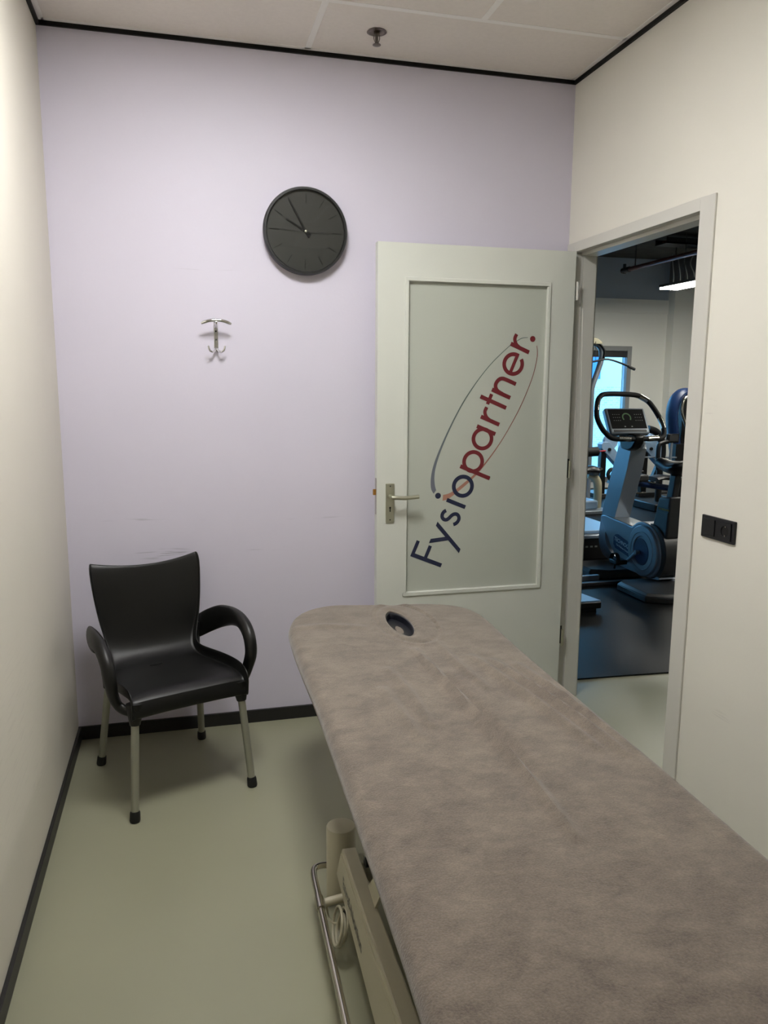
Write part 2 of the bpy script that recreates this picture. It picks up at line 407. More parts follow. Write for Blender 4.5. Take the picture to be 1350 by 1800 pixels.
def strip(mb, lo, hi, lift, closed=False, th=.0004):
    L = len(lo)
    vs = [uv(p, lift) for p in lo]+[uv(p, lift) for p in hi]; fs = []
    for i in range(L if closed else L-1):
        j = (i+1) % L; fs.append((i, j, L+j, L+i))
    mb.add(vs, fs)
def rect(mb, u0, u1, v0, v1, lift): film(mb, [(u0, v0), (u1, v0), (u1, v1), (u0, v1)], lift)
def arc(cu, cv, r, a0, a1, n=40): return [(cu+r*math.cos(math.radians(a0+(a1-a0)*k/n)), cv+r*math.sin(math.radians(a0+(a1-a0)*k/n))) for k in range(n+1)]
def disc(mb, cu, cv, r, lift): film(mb, arc(cu, cv, r, 0, 360, 32)[:-1], lift)
def sm2(pts, n=6): return [(q.x, q.y) for q in crom([(p[0], p[1], 0) for p in pts], n)]
L1 = .0012
bl = MB()
rect(bl, 0, 19, 0, 157, L1); rect(bl, 19, 78, 141, 157, L1); rect(bl, 19, 76, 78, 94, L1)
film(bl, [(85, 97), (106, 97), (139, 34), (130, 14)], L1); film(bl, [(170, 98), (190, 98), (111, -57), (91, -57)], L1+.0001)
ribbon(bl, sm2([(251, 80), (243, 87), (230, 90), (217, 86), (210, 75), (212, 63), (222, 54), (236, 48), (248, 39), (253, 26), (248, 14), (236, 7), (222, 8), (211, 14), (204, 22)]), 16.5, L1)
rect(bl, 288, 306, 0, 97, L1); disc(bl, 299, 143, 13.5, L1); ribbon(bl, arc(381, 49.5, 43.7, 0, 360, 64)[:-1], 18, L1, closed=True)
bl.build('blue_lettering', M_NAVY, pane, smooth=False, label='navy letters reading Fysio')
rl = MB()
rect(rl, 451, 469, -57, 98, L1); ribbon(rl, arc(501, 49, 43.5, 0, 360, 64)[:-1], 17.5, L1+.0001, closed=True)
ribbon(rl, arc(612, 49, 43.5, 0, 360, 64)[:-1], 17.5, L1+.0001, closed=True); rect(rl, 645, 663, 0, 97, L1)
for s0 in (0, 349):
    rect(rl, 691+s0, 709+s0, 0, 97, L1)
    ribbon(rl, sm2([(701+s0, 50), (706+s0, 68), (717+s0, 82), (731+s0, 89), (749+s0, 88)]), 16, L1+.0001)
rect(rl, 772, 790, 0, 135, L1); rect(rl, 762, 811, 82, 98, L1+.0001)
rect(rl, 821, 839, 0, 97, L1); ribbon(rl, sm2([(831, 42), (834, 68), (845, 84), (862, 90), (881, 85), (893, 72), (896, 50), (896, 0)]), 17.5, L1+.0001)
ribbon(rl, arc(972, 49, 43.5, 0, 322, 60), 17.5, L1); rect(rl, 930, 1024, 39, 54, L1+.0001)
disc(rl, 1110, 8, 13, L1)
rl.build('red_lettering', M_RED, pane, smooth=False, label='dark red letters reading partner with a full stop')
outer = [(300, 166), (318, 187), (360, 206), (412, 217), (474, 220), (556, 218), (654, 211), (745, 199), (850, 174.5), (944, 143.5), (1041, 97.5), (1071, 76), (1093, 58.5), (1107, 33)]
inner = [(319, 161), (338, 176), (372, 193), (414, 204), (475, 210), (557, 210.5), (655, 205), (743, 194), (849, 171), (943, 140.5), (1040, 95), (1069.5, 73.5), (1091, 56), (1105, 32)]
sg = MB(); strip(sg, sm2(outer), sm2(inner), .0006); sg.build('grey_swoosh', M_SWG, pane, smooth=False, label='thin grey curved line left of the letters')
outer = [(286, 114), (302, 93), (345, 64), (397, 35), (444, 12), (505, -9.5), (590, -32), (679, -49), (792, -62.5), (889, -65.5), (973, -61.5), (1051, -45.5), (1092, -24)]
inner = [(311, 122), (328, 98), (360, 73), (402, 48), (448, 22), (507, -3), (591, -27.5), (679, -45.5), (792, -59), (889, -62.5), (973, -58.5), (1050, -42.5), (1090, -22)]
sr = MB(); strip(sr, sm2(outer), sm2(inner), .0006); sr.build('red_swoosh', M_SWR, pane, smooth=False, label='thin reddish curved line right of the letters')
# lock furniture
hx = 1.353
pl = B(hx-.02, hx+.02, dy0-.006, dy0, .917, 1.092).build('handle_plate', M_ALU, D, bevel=.003, smooth=False, label='satin aluminium handle plate')
hd = MB(); hd.tube((hx, dy0-.004, 1.035), (hx, dy0-.05, 1.035), .009)
hd.sweep(crom([(hx-.004, dy0-.048, 1.035), (hx+.02, dy0-.053, 1.034), (hx+.06, dy0-.052, 1.032), (hx+.118, dy0-.05, 1.036)], 5), [(.009, .009)]*16, n=12)
hd.build('lever', M_ALU, pl)
kh = MB(); kh.lathe([(.0045, dy0-.0066), (.0045, dy0-.006)], (hx, 0, .984), 'Y', 16); kh.box(hx-.0025, hx+.0025, dy0-.0066, dy0-.006, .966, .984)
kh.build('keyhole', M_DARK, pl, smooth=False)
for z in (.93, 1.08): MB().lathe([(.003, dy0-.0068), (.003, dy0-.006)], (hx, 0, z), 'Y', 12).build('screw', M_DARK, pl)
lk = B(dx0-.0015, dx0, -.102, -.082, .955, 1.115).build('lock_faceplate', M_STEEL, D, smooth=False)
B(dx0-.013, dx0-.001, -.1, -.086, 1.04, 1.066).build('latch', M_BRASS, lk, bevel=.002, smooth=False, label='brass latch bolt')
for z, m in ((1.94, M_FRAME), (1.135, M_GREY2), (.32, M_GREY2)):
    B(W+.001, W+.013, -.0705, -.0675, z-.045, z+.045).build('hinge', m, D, bevel=.003, smooth=False)
    MB().tube((W-.006, -.112, z-.04), (W-.006, -.112, z+.04), .006).build('hinge', m if m is M_FRAME else M_ALU, D)

# ------------------------------------------------------------------ clock
CX, CZ = 1.003, 2.147
ck = root('wall_clock', 'round black wall clock hanging on the lavender wall above the coat hook', 'clock', (CX, 0, CZ))
R = .176
MB().lathe([(R-.012, -.001), (R-.002, -.006), (R, -.02), (R, -.040), (R-.004, -.047), (R-.011, -.047), (R-.014, -.043), (R-.014, -.03), (R-.02, -.02)], (CX, 0, CZ), 'Y', 96).build('rim', M_CRIM, ck)
MB().lathe([(R-.013, -.028), (R-.013, -.032)], (CX, 0, CZ), 'Y', 96).build('dial', M_CFACE, ck, label='charcoal dial')
mk = MB()
tilt = math.radians(1.5)
def ckp(a, r, y): return Vector((CX+r*math.sin(a+tilt), y, CZ+r*math.cos(a+tilt)))
def bar(mb, a, r0, r1, w, y, th=.002):
    d = Vector((math.cos(a+tilt), 0, -math.sin(a+tilt)))*w/2
    p, q = ckp(a, r0, y), ckp(a, r1, y); v = [p-d, p+d, q+d*.8, q-d*.8]
    mb.add(v+[x+Vector((0, -th, 0)) for x in v], [(0, 1, 2, 3), (7, 6, 5, 4), (0, 4, 5, 1), (1, 5, 6, 2), (2, 6, 7, 3), (3, 7, 4, 0)])
for k in range(12): mk = MB(); bar(mk, k*PI/6, .112, .150, .0042, -.032, .001); mk.build('hour_mark', M_BLK, ck, smooth=False)
h1 = MB(); bar(h1, math.radians(-61.5), -.024, .093, .009, -.034); h1.build('hour_hand', M_BLK, ck, smooth=False)
h2 = MB(); bar(h2, math.radians(-30.5), -.026, .142, .0085, -.037); h2.build('minute_hand', M_BLK, ck, smooth=False)
h3 = MB(); bar(h3, math.radians(-88), -.085, .150, .002, -.039, .001); h3.build('second_hand', M_CRIM, ck, smooth=False)
MB().lathe([(.005, -.031), (.005, -.041), (.003, -.042)], (CX, 0, CZ), 'Y', 20).build('hub', M_ALU, ck)
MB().lathe([(R-.0125, -.0435), (R-.0125, -.0445)], (CX, 0, CZ), 'Y', 96).build('glass', M_GLASS, ck)

# ------------------------------------------------------------------ coat hook
kx = .627
hk = root('coat_hook', 'small chrome coat hook screwed to the lavender wall left of the door', 'hook', (kx, 0, 1.72))
MB().prism([(kx-.0085, 1.654), (kx-.0085, 1.775), (kx-.005, 1.782), (kx+.005, 1.782), (kx+.0085, 1.775), (kx+.0085, 1.654)], 'Y', -.007, 0).build('back_plate', M_CHROME, hk, bevel=.0015)
tb = MB(); tb.sweep(crom([(kx, -.005, 1.750), (kx, -.03, 1.752), (kx, -.055, 1.762), (kx, -.062, 1.770)], 4), .0055, n=12)
tb.build('neck', M_CHROME, hk)
ar = [(kx-.060+.12*i/12, -.062+.006*((i-6)/6)**2, 1.776-.0135*((i-6)/6)**2) for i in range(13)]
MB().sweep(ar, [.0045]+[.0068]*11+[.0045], n=14).build('hat_bar', M_CHROME, hk)
for sx in (-1, 1):
    MB().sweep(crom([(kx, -.007, 1.668), (kx+sx*.007, -.02, 1.656), (kx+sx*.018, -.034, 1.650), (kx+sx*.029, -.042, 1.657), (kx+sx*.034, -.043, 1.674)], 5), [.0045]*18+[.0036]*3, n=10).build('prong', M_CHROME, hk)
for z in (1.735, 1.70): MB().lathe([(.0035, -.0085), (.0035, -.007)], (kx, 0, z), 'Y', 12).build('screw', M_GREY2, hk)

# ------------------------------------------------------------------ sprinkler
sx, sy = 1.252, -.245
sp = root('ceiling_sprinkler', 'small metal fire sprinkler head set in the ceiling near the lavender wall', 'sprinkler', (sx, sy, H))
MB().lathe([(.0365, 0), (.0385, -.003), (.030, -.005), (.026, -.0025), (.02, -.001)], (sx, sy, H), 'Z', 40).build('escutcheon', M_DSTEEL, sp)
MB().lathe([(.012, -.0012), (.012, -.012), (.006, -.016), (.006, -.03), (.004, -.046)], (sx, sy, H), 'Z', 20).build('body', M_DSTEEL, sp)
a = MB()
for s2 in (-1, 1): a.sweep(crom([(sx+s2*.009, sy, H-.010), (sx+s2*.011, sy, H-.026), (sx+s2*.003, sy, H-.046)], 4), .0018, n=8)
a.build('yoke', M_DSTEEL, sp)
MB().lathe([(.015, -.046), (.0165, -.048), (.015, -.0495), (.004, -.051)], (sx, sy, H), 'Z', 24).build('deflector', M_DSTEEL, sp)

# ------------------------------------------------------------------ socket
so = root('wall_socket', 'black double wall plate with socket on the white wall right of the doorway', 'socket', (W, -1.169, 1.044))
y0, y1, z0, z1 = -1.2535, -1.085, 1.006, 1.083
B(W-.009, W, y0, y1, z0, z1).build('frame', M_SOCK, so, bevel=.0025, smooth=False)
ym = (y0+y1)/2
B(W-.0125, W-.008, ym+.012, y1-.011, z0+.010, z1-.010).build('blank_plate', M_SOCK, so, bevel=.0015, smooth=False)
ins = MB()
cy, cz, r = (ym+y0)/2+.001, (z0+z1)/2, .019
pr = []
hw = .029
outerq = []
for k in range(48):
    a_ = 2*PI*k/48+PI/4; cc, ss = math.cos(a_), math.sin(a_); m_ = max(abs(cc), abs(ss)); outerq.append((cy+hw*cc/m_, cz+hw*ss/m_))
inn = [(cy+r*math.cos(2*PI*k/48+PI/4), cz+r*math.sin(2*PI*k/48+PI/4)) for k in range(48)]
ins.grid([[(W-.008, *p) for p in outerq], [(W-.0125, *p) for p in outerq], [(W-.0125, *p) for p in inn], [(W+.001, *p) for p in inn]], closed_v=True)
ins.build('socket_ring', M_SOCK, so, smooth=False)
MB().lathe([(r, -.0095), (r, -.0088)], (W, cy, cz), 'X', 32).build('socket_well', M_DARK, so)
MB().tube((W-.0105, cy, cz+r-.002), (W-.0105, cy, cz+r-.006), .002).build('earth_clip', M_STEEL, so)
MB().tube((W-.0105, cy, cz-r+.002), (W-.0105, cy, cz-r+.006), .002).build('earth_clip', M_STEEL, so)

# ------------------------------------------------------------------ armchair (local frame: x sideways, +y is the front)
ch = root('plastic_armchair', 'black plastic armchair with metal legs in the corner under the clock', 'chair', (.388, -.402, 0), PI+math.atan2(.334, .943)+0)
ch.rotation_euler = (0, 0, math.atan2(-.943, .334)-PI/2)
# world right vector r = (.943,.334); local +x = -r, so sideways values are mirrored with sg
prof = [(.262, .368, .212), (.263, .40, .212), (.256, .432, .211), (.235, .443, .212), (.18, .441, .218), (.11, .434, .222), (.04, .429, .218),
        (-.03, .427, .203), (-.09, .428, .183), (-.13, .433, .172), (-.16, .446, .168), (-.181, .470, .170), (-.194, .505, .177), (-.203, .55, .190),
        (-.212, .60, .201), (-.222, .66, .209), (-.233, .72, .215), (-.245, .775, .220), (-.250, .797, .214)]
NS = 24; rows = []
for i, (b_, z_, w_) in enumerate(prof):
    p = Vector((0, b_, z_)); a_ = Vector((0, *prof[max(i-1, 0)][:2])); c_ = Vector((0, *prof[min(i+1, len(prof)-1)][:2]))
    t = (c_-a_).normalized(); nn = Vector((0, t.z, -t.y))   # towards the sitter is -nn for a profile running back and up
    row = []
    for k in range(-NS//2-2, NS//2+3):
        s_ = k/(NS//2); cs = max(-1, min(1, s_))
        back = min(1, max(0, (z_-.45)/.12)); seat = 1-back
        q = p+Vector((w_*cs-.013*back, 0, 0))
        q -= nn*(.016*back*(cs*cs))                           # wrap-around of the backrest
        if 2 <= i <= 9: q -= nn*(.010*cs**4)
        if abs(s_) > 1:
            over = (abs(k)-NS//2)
            q += nn*((.02 if over == 1 else .045)*seat+(.006 if over == 1 else .014)*back)*(1 if i > 1 else .2)+Vector((math.copysign(.002*over, cs), 0, 0))
        if i == len(prof)-1: q.z += .026*abs(cs)**2.0; q.y -= .010*abs(cs)**2
        if i == len(prof)-2: q.z += .016*abs(cs)**2.2
        if i == 0: q.z += .006*(1-abs(cs)**3)
        row.append(q)
    rows.append(row)
MB().grid(rows).build('seat_shell', M_CHAIR, ch, local=True, solid=.006, subsurf=1)
MB().prism([(.020+.025*math.cos(2*PI*k/20), -.072+.007*math.sin(2*PI*k/20)) for k in range(20)], 'Z', .428, .4345).build('drain_slot', M_DARK, ch, local=True)
for sgn in (-1, 1):
    pts = [(.190, -.240, .487), (.212, -.212, .512), (.238, -.16, .545), (.258, -.07, .583), (.268, .03, .604), (.270, .11, .600), (.268, .17, .566), (.264, .195, .505), (.254, .183, .445), (.236, .185, .400), (.210, .222, .385)]
    hr = [(.040, .007), (.047, .010), (.048, .013), (.045, .017), (.037, .021), (.031, .023), (.028, .023), (.027, .022), (.025, .019), (.022, .016), (.016, .012)]
    P = crom([(sgn*p[0], p[1], p[2]) for p in pts], 5); Rr = [tuple(v) for v in [(q.x, q.y) for q in crom([(h[0], h[1], 0) for h in hr], 5)]]
    MB().sweep(P, Rr, side=(1, 0, 0), n=20).build('armrest', M_CHAIR, ch, local=True)
    for fb, (tx, ty), (fx, fy) in (('f', (.196, .238), (.224, .2715)), ('b', (.180, -.150), (.212, -.225))):
        top = Vector((sgn*tx, ty, .40)); foot = Vector((sgn*fx, fy, .0)); d = (top-foot)
        lg = MB(); lg.tube(foot+d*(.02), foot+d*.92, .0138, n=20); lg = lg.build('leg', M_LEG, ch, local=True, label='silver tube leg')
        MB().sweep([foot, foot+d*.015, foot+d*.085, foot+d*.098], [.0165, .0185, .0175, .015], n=20).build('foot_cap', M_RUB, lg, local=True)
        k0, k1 = foot+d*.86, foot+d*1.05
        MB().sweep([k0, k0+(k1-k0)*.3, k1], [(.018, .018), (.023, .023), (.032, .028)] if fb == 'f' else [(.019, .019), (.022, .022), (.026, .024)], n=16).build('leg_socket', M_CHAIR, ch, local=True)
for sgn in (-1, 1):   # arm roots behind the backrest, running down to the rear legs
    MB().sweep(crom([(sgn*.203, -.222, .53), (sgn*.197, -.212, .47), (sgn*.188, -.186, .41), (sgn*.186, -.165, .36)], 5), [(.03, .012)]*5+[(.026, .014)]*6+[(.02, .016)]*5, side=(1, 0, 0), n=14).build('back_strut', M_CHAIR, ch, local=True)

# ------------------------------------------------------------------ massage table
TH = math.radians(-1.8); TO = Vector((1.165, -1.55, 0))
def w2l(p):
    q = Vector((p[0], p[1], 0))-TO; q.z = 0
    return Vector((q.x*math.cos(TH)+q.y*math.sin(TH), -q.x*math.sin(TH)+q.y*math.cos(TH)))
mt = root('massage_table', 'beige steel massage table under the taupe cover', 'massage table', TO, TH)
ZT = .652
# outline of the padded top (world), head end towards the lavender wall
outw = [(.770, -2.60), (.782, -2.33), (.790, -2.10), (.799, -1.79), (.810, -1.40), (.812, -1.19), (.813, -.96), (.820, -.72), (.832, -.63), (.860, -.54), (.905, -.475), (.965, -.435), (1.04, -.420),
        (1.16, -.440), (1.295, -.465), (1.42, -.485), (1.50, -.515), (1.55, -.56), (1.580, -.64), (1.583, -.74), (1.574, -.90), (1.560, -1.19), (1.550, -1.60), (1.543, -1.91), (1.529, -2.26), (1.520, -2.60)]
outl = [w2l(p) for p in outw]
oc = crom([(p.x, p.y, 0) for p in outl], 12)
# resample evenly
def resample(P, step):
    out = [P[0].copy()]; acc = 0
    for a_, b_ in zip(P[:-1], P[1:]):
        L = (b_-a_).length; d = step-acc
        while d <= L: out.append(a_.lerp(b_, d/L)); d += step
        acc = (acc+L) % step
    out.append(P[-1].copy()); return out
foot = crom([tuple(oc[-1]), (oc[-1].x-.03, oc[-1].y-.05, 0), (oc[0].x+.03, oc[0].y-.05, 0), tuple(oc[0])], 14)[1:-1]
OC = resample(oc+foot, .010)
lyh = 1.10-.36; lyf = -1.05+.36
hc = w2l((1.231, -.715)); HA, HB = .043, .155
def seg_d(p, a, b):
    ab = b-a; t = max(0, min(1, (p-a).dot(ab)/ab.length_squared)); q = a+ab*t; d = (p-q); return d.length, t, (ab.x*d.y-ab.y*d.x)/ab.length
folds = []
def F(pts, amp, wdt):
    P = crom([(*w2l(p), 0) for p in pts], 6); folds.append(([Vector((q.x, q.y)) for q in P], amp, wdt))
F([(1.195, -1.00), (1.200, -1.20), (1.206, -1.45), (1.203, -1.73), (1.199, -1.95), (1.190, -2.15)], .0042, .011)
F([(1.225, -1.25), (1.232, -1.5), (1.228, -1.75), (1.215, -1.92)], -.0028, .012)
F([(1.36, -1.10), (1.385, -1.35), (1.41, -1.6), (1.43, -1.82)], .0032, .014)
F([(1.41, -1.15), (1.44, -1.42), (1.465, -1.66), (1.48, -1.86)], .0038, .013)
F([(1.475, -1.2), (1.495, -1.45), (1.505, -1.66), (1.51, -1.85)], .0030, .012)
F([(1.065, -1.15), (1.075, -1.35), (1.07, -1.6)], .0022, .013)
F([(1.01, -1.3), (1.015, -1.5), (1.02, -1.66)], .0018, .014)
F([(1.30, -.95), (1.29, -1.15), (1.31, -1.4)], .0018, .012)
F([(.84, -.68), (.97, -.70), (1.1, -.75)], .0012, .02)
def zdisp(p):
    z = 0
    for P, amp, wd_ in folds:
        best = 9; bt = 0; n_ = len(P)
        if not (min(q.y for q in P)-.06 < p.y < max(q.y for q in P)+.06): continue
        for i in range(n_-1):
            d, t, _ = seg_d(p, P[i], P[i+1])
            if d < best: best = d; bt = (i+t)/(n_-1)
        z += 5.4*amp*math.exp(-(best/(wd_*1.12))**2)*math.sin(PI*min(1, max(0, bt)))**.6
    # sewn oval round the face hole, the hem of the hole
    q = p-hc-Vector((.022, 0)); e_ = math.hypot(q.x/.105, q.y/.235); z -= .005*math.exp(-((e_-1)/.05)**2); z += .003*math.exp(-((e_-1.09)/.04)**2)
    q = p-hc; e_ = math.hypot(q.x/HA, q.y/HB); z += .002*math.exp(-((e_-1.2)/.18)**2); z -= .004*math.exp(-((e_-1.0)/.12)**2)
    z += .0016*noise.noise(Vector((p.x*6, p.y*3.2, 0)))+.0008*noise.noise(Vector((p.x*16, p.y*7, 3)))
    return z
ts = [0]+[i/44 for i in range(1, 41)]+[.925, .94, .953, .965, .975, .984, .991, .996, 1.0]
RD = .030
rows = []
for t in ts:
    r_ = []
    for q in OC:
        s_ = Vector((0, max(lyf, min(lyh, q.y)))); qq = Vector((q.x, q.y)); p = s_.lerp(qq, t)
        d = (qq-p).length; zz = ZT+zdisp(p)*min(1, d/.03)
        if d < RD: zz -= RD-math.sqrt(max(0, RD*RD-(RD-d)**2))
        zz -= .006*(abs(p.x)/.37)**4
        r_.append((p.x, p.y, zz))
    rows.append(r_)
def ring(inset, z, wob=0):
    r_ = []
    for q in OC:
        s_ = Vector((0, max(lyf, min(lyh, q.y)))); qq = Vector((q.x, q.y)); dirn = (s_-qq).normalized(); p = qq+dirn*inset
        r_.append((p.x, p.y, z+wob*noise.noise(Vector((q.x*9, q.y*9, 1)))))
    return r_
for ins_, z_, wb in ((.001, ZT-RD-.012, 0), (.004, ZT-RD-.024, .002), (.012, ZT-RD-.034, .004), (.03, ZT-RD-.038, .003), (.06, ZT-RD-.038, 0)): rows.append(ring(ins_, z_, wb))
cv = MB(); cv.grid([[tuple(p) for p in r_] for r_ in rows], closed_v=True)
n_ = len(OC); cv.f.append(tuple(range((len(rows)-1)*n_, len(rows)*n_)))
cover = cv.build('table_cover', M_TERRY, None, local=True)
cover.location = TO; cover.rotation_euler = (0, 0, TH)
cover['label'] = 'taupe terry fitted cover stretched over the massage table'; cover['category'] = 'cover'
# cut the face hole
cut = MB().prism([(hc.x+HA*math.copysign(abs(math.cos(a))**1.25, math.cos(a)), hc.y+HB*math.sin(a)) for a in [2*PI*k/48 for k in range(48)]], 'Z', ZT-.03, ZT+.05).build('cut', M_VINYL, None, local=True, smooth=False)
cut.location = TO; cut.rotation_euler = (0, 0, TH)
bo = cover.modifiers.new('hole', 'BOOLEAN'); bo.operation = 'DIFFERENCE'; bo.object = cut; bo.solver = 'EXACT'
bpy.context.view_layer.update(); dg = bpy.context.evaluated_depsgraph_get()
nm = bpy.data.meshes.new_from_object(cover.evaluated_get(dg)); cover.modifiers.clear(); old = cover.data; cover.data = nm; bpy.data.objects.remove(cut)
cover.data.materials.clear(); cover.data.materials.append(M_TERRY)
for p in cover.data.polygons: p.material_index = 0; p.use_smooth = True
try: cover.data.set_sharp_from_angle(angle=math.radians(50))
except Exception: pass
# face-hole lining and the table itself
def tl(mb, name, m, par, **k): return mb.build(name, m, par, local=True, **k)
el = lambda f_, z: [(hc.x+HA*f_*math.copysign(abs(math.cos(a))**1.25, math.cos(a)), hc.y+HB*f_*math.sin(a), z) for a in [2*PI*k/48 for k in range(48)]]
cu_ = MB(); cu_.grid([el(.985, ZT-.007), el(.93, ZT-.009), el(.90, ZT-.016), el(.9, ZT-.0295), el(.3, ZT-.0295)], closed_v=True)
tl(cu_, 'face_hole_lining', M_VINYL, mt, label='black vinyl lining of the face hole')
tl(MB().box(-.30, .30, -1.0, .96, ZT-.11, ZT-.0725), 'top_board', M_GREY2, mt, bevel=.004)
fr = MB(); zf0, zf1 = .44, .50
fr.box(-.285, -.245, -.98, .30, zf0, zf1); fr.box(.245, .285, -.98, .30, zf0, zf1); fr.box(-.245, .245, .26, .30, zf0, zf1); fr.box(-.245, .245, -.98, -.94, zf0, zf1)
for s2 in (-1, 1): fr.box(s2*.265-.012, s2*.265+.012, -.9, -.86, zf1, .545); fr.box(s2*.265-.012, s2*.265+.012, .20, .24, zf1, .545)
tl(fr, 'upper_frame', M_BEIGE2, mt, bevel=.004, smooth=False)
for s2 in (-1, 1):   # lifting arms
    ar_ = MB(); ar_.prism([(.05, .18), (.10, .22), (-.60, .47), (-.64, .43)], 'X', s2*.232-.012, s2*.232+.012); tl(ar_, 'lifting_arm', M_BEIGE2, mt, smooth=False)
bx = -.3065
def beam(x0, x1, name):
    b_ = MB(); b_.prism([(.085, .255), (.185, .115), (-.5, .095), (-1.0, .08), (-1.0, .335), (-.5, .298)], 'X', x0, x1); return tl(b_, name, M_BEIGE, mt, bevel=.004, smooth=False, label='long cream chassis beam')
bm1 = beam(bx, bx+.040, 'chassis_beam'); beam(.2665, .3065, 'chassis_beam')
lp = MB().prism([(.090, .238), (.163, .128), (-.5, .108), (-.98, .093), (-.98, .312), (-.5, .276)], 'X', bx-.0025, bx); tl(lp, 'side_cover', M_BEIGE, bm1, smooth=False)
vs, fs = text_faces('Enraf-Nonius', .050)
tl(MB().add([Vector((bx-.0030, .095-.0-v.x-.175, .178+v.y)) for v in vs], [f[::-1] for f in fs]), 'maker_lettering', M_TXT, bm1, smooth=False, label='worn grey lettering on the beam')
for (lx, ly) in ((-.289, .205), (.289, .205)):
    c1 = MB(); c1.lathe([(.0425, .03), (.0425, .247), (.041, .251), (.035, .252)], (lx, ly, 0), 'Z', 40); tl(c1, 'corner_post', M_BEIGE, mt)
tl(MB().box(-.245, .245, .12, .17, .12, .18), 'cross_bar', M_BEIGE2, mt, bevel=.004, smooth=False); tl(MB().box(-.266, .266, -.99, -.93, .12, .18), 'cross_bar', M_BEIGE2, mt, bevel=.004, smooth=False)
rail = MB(); rp = crom([(-.24, .240, .10), (-.30, .240, .105), (-.335, .238, .11), (-.357, .230, .113), (-.369, .210, .115), (-.372, .17, .115)], 5) + [Vector((-.372, -.15, .115)), Vector((-.372, -.6, .115)), Vector((-.372, -1.0, .115))]
rail.sweep(rp, .0095, n=14); rail.tube((-.372, -1.0, .115), (-.24, -1.02, .115), .0095); ra = tl(rail, 'foot_rail', M_STEEL, mt, label='bent polished steel rail near the floor')
pn = MB(); pn.tube((-.358, .062, .115), (-.29, .062, .125), .0115); tl(pn, 'rail_bracket', M_BEIGE, ra)
jn = MB(); jn.tube((-.372, .085, .115), (-.372, .035, .115), .0125); tl(jn, 'rail_joint', M_BRASS if False else M_STEEL, ra)
tg = MB(); tg.prism([(-.15, .300), (-.215, .365), (-.285, .365), (-.23, .295)], 'X', -.281, -.275); tl(tg, 'bracket_plate', M_BEIGE, mt, smooth=False)
kn = MB(); kn.lathe([(.014, -.243), (.013, -.262), (.006, -.266)], (0, -.02, .275), 'X', 20); tl(kn, 'black_knob', M_GBLK, mt)
co = MB()
for i_, (oy, oz, rr_) in enumerate(((.0, 0, .042), (-.01, -.004, .037), (-.004, .003, .046))):
    co.sweep([(-.318-.008*i_+.010*math.sin(a), .0+oy+rr_*math.cos(a)*1.05, .085+oz+rr_*math.sin(a)) for a in [2*PI*k/28 for k in range(28)]], .0038, n=8, closed=True)
co.sweep(crom([(-.352, .07, .10), (-.35, .05, .075), (-.335, .035, .068), (-.322, .03, .075)], 5), .0035, n=8)
tl(co, 'power_cable', M_BEIGE, mt, label='coiled cream cable hanging at the beam')
for (lx, ly) in ((-.27, .14), (.27, .14), (-.27, -.9), (.27, -.9)):
    cs = MB(); cs.lathe([(.025, 0), (.027, .01), (.02, .02), (.012, .03), (.012, .125)], (lx, ly, 0), 'Z', 24); tl(cs, 'levelling_foot', M_RUB, mt)

# ================================================================== THE GYM BEYOND THE DOORWAY
MATY = .09
mg = MB(); mg.prism([(W+.108, .112), (XG1, -.31), (XG1, YG1), (XG0, YG1), (XG0, .125), (W+.05, .125)], 'Z', 0, .008)
mg.build('trim_4', M_MAT, smooth=False, **st)
gw = MB()
WX0, WX1, WZ0, WZ1 = -3.0, 6.93, .10, 2.09
gw.box(XG0, XG1, YG1, YG1+.25, 0, WZ0); gw.box(XG0, XG1, YG1, YG1+.25, WZ1, 2.56); gw.box(XG0, WX0, YG1, YG1+.25, WZ0, WZ1); gw.box(WX1, XG1, YG1, YG1+.25, WZ0, WZ1)
gw.build('wall_gym_back', M_GW, smooth=False, **st)
B(XG0, XG1, YG1-.02, YG1+.25, 2.56, 2.76).build('trim_5', M_GW, smooth=False, **st)
B(XG0, XG1, YG1, YG1+.25, 2.76, HG).build('wall_gym_upper', M_GWD, smooth=False, **st)
B(XG1, XG1+.2, YB, YG1+.2, 0, HG).build('wall_gym_right', M_GW, smooth=False, **st)
B(XG0-.2, XG0, .12, YG1+.2, 0, HG).build('wall_gym_left', M_GW, smooth=False, **st)
B(W+.1, XG1, YB-.2, YB, 0, HG).build('wall_gym_front', M_GW, smooth=False, **st)
B(7.49, XG1, 6.84, YG1, 0, HG).build('wall_gym_pillar', M_GW, smooth=False, **st)
B(XG0-.2, XG1+.2, YB-.2, YG1+.3, HG, HG+.1).build('ceiling_gym', M_CONC, smooth=False, **st)
B(XG0, -.12, .12, .2, 0, HG).build('wall_gym_divider', M_GW, smooth=False, **st)
B(-.12, W+.1, .121, .13, H, HG).build('wall_gym_lintel', M_GW, smooth=False, **st)
B(W+.09, W+.1, YB, .13, H+.3, HG).build('wall_gym_lintel_side', M_GW, smooth=False, **st)
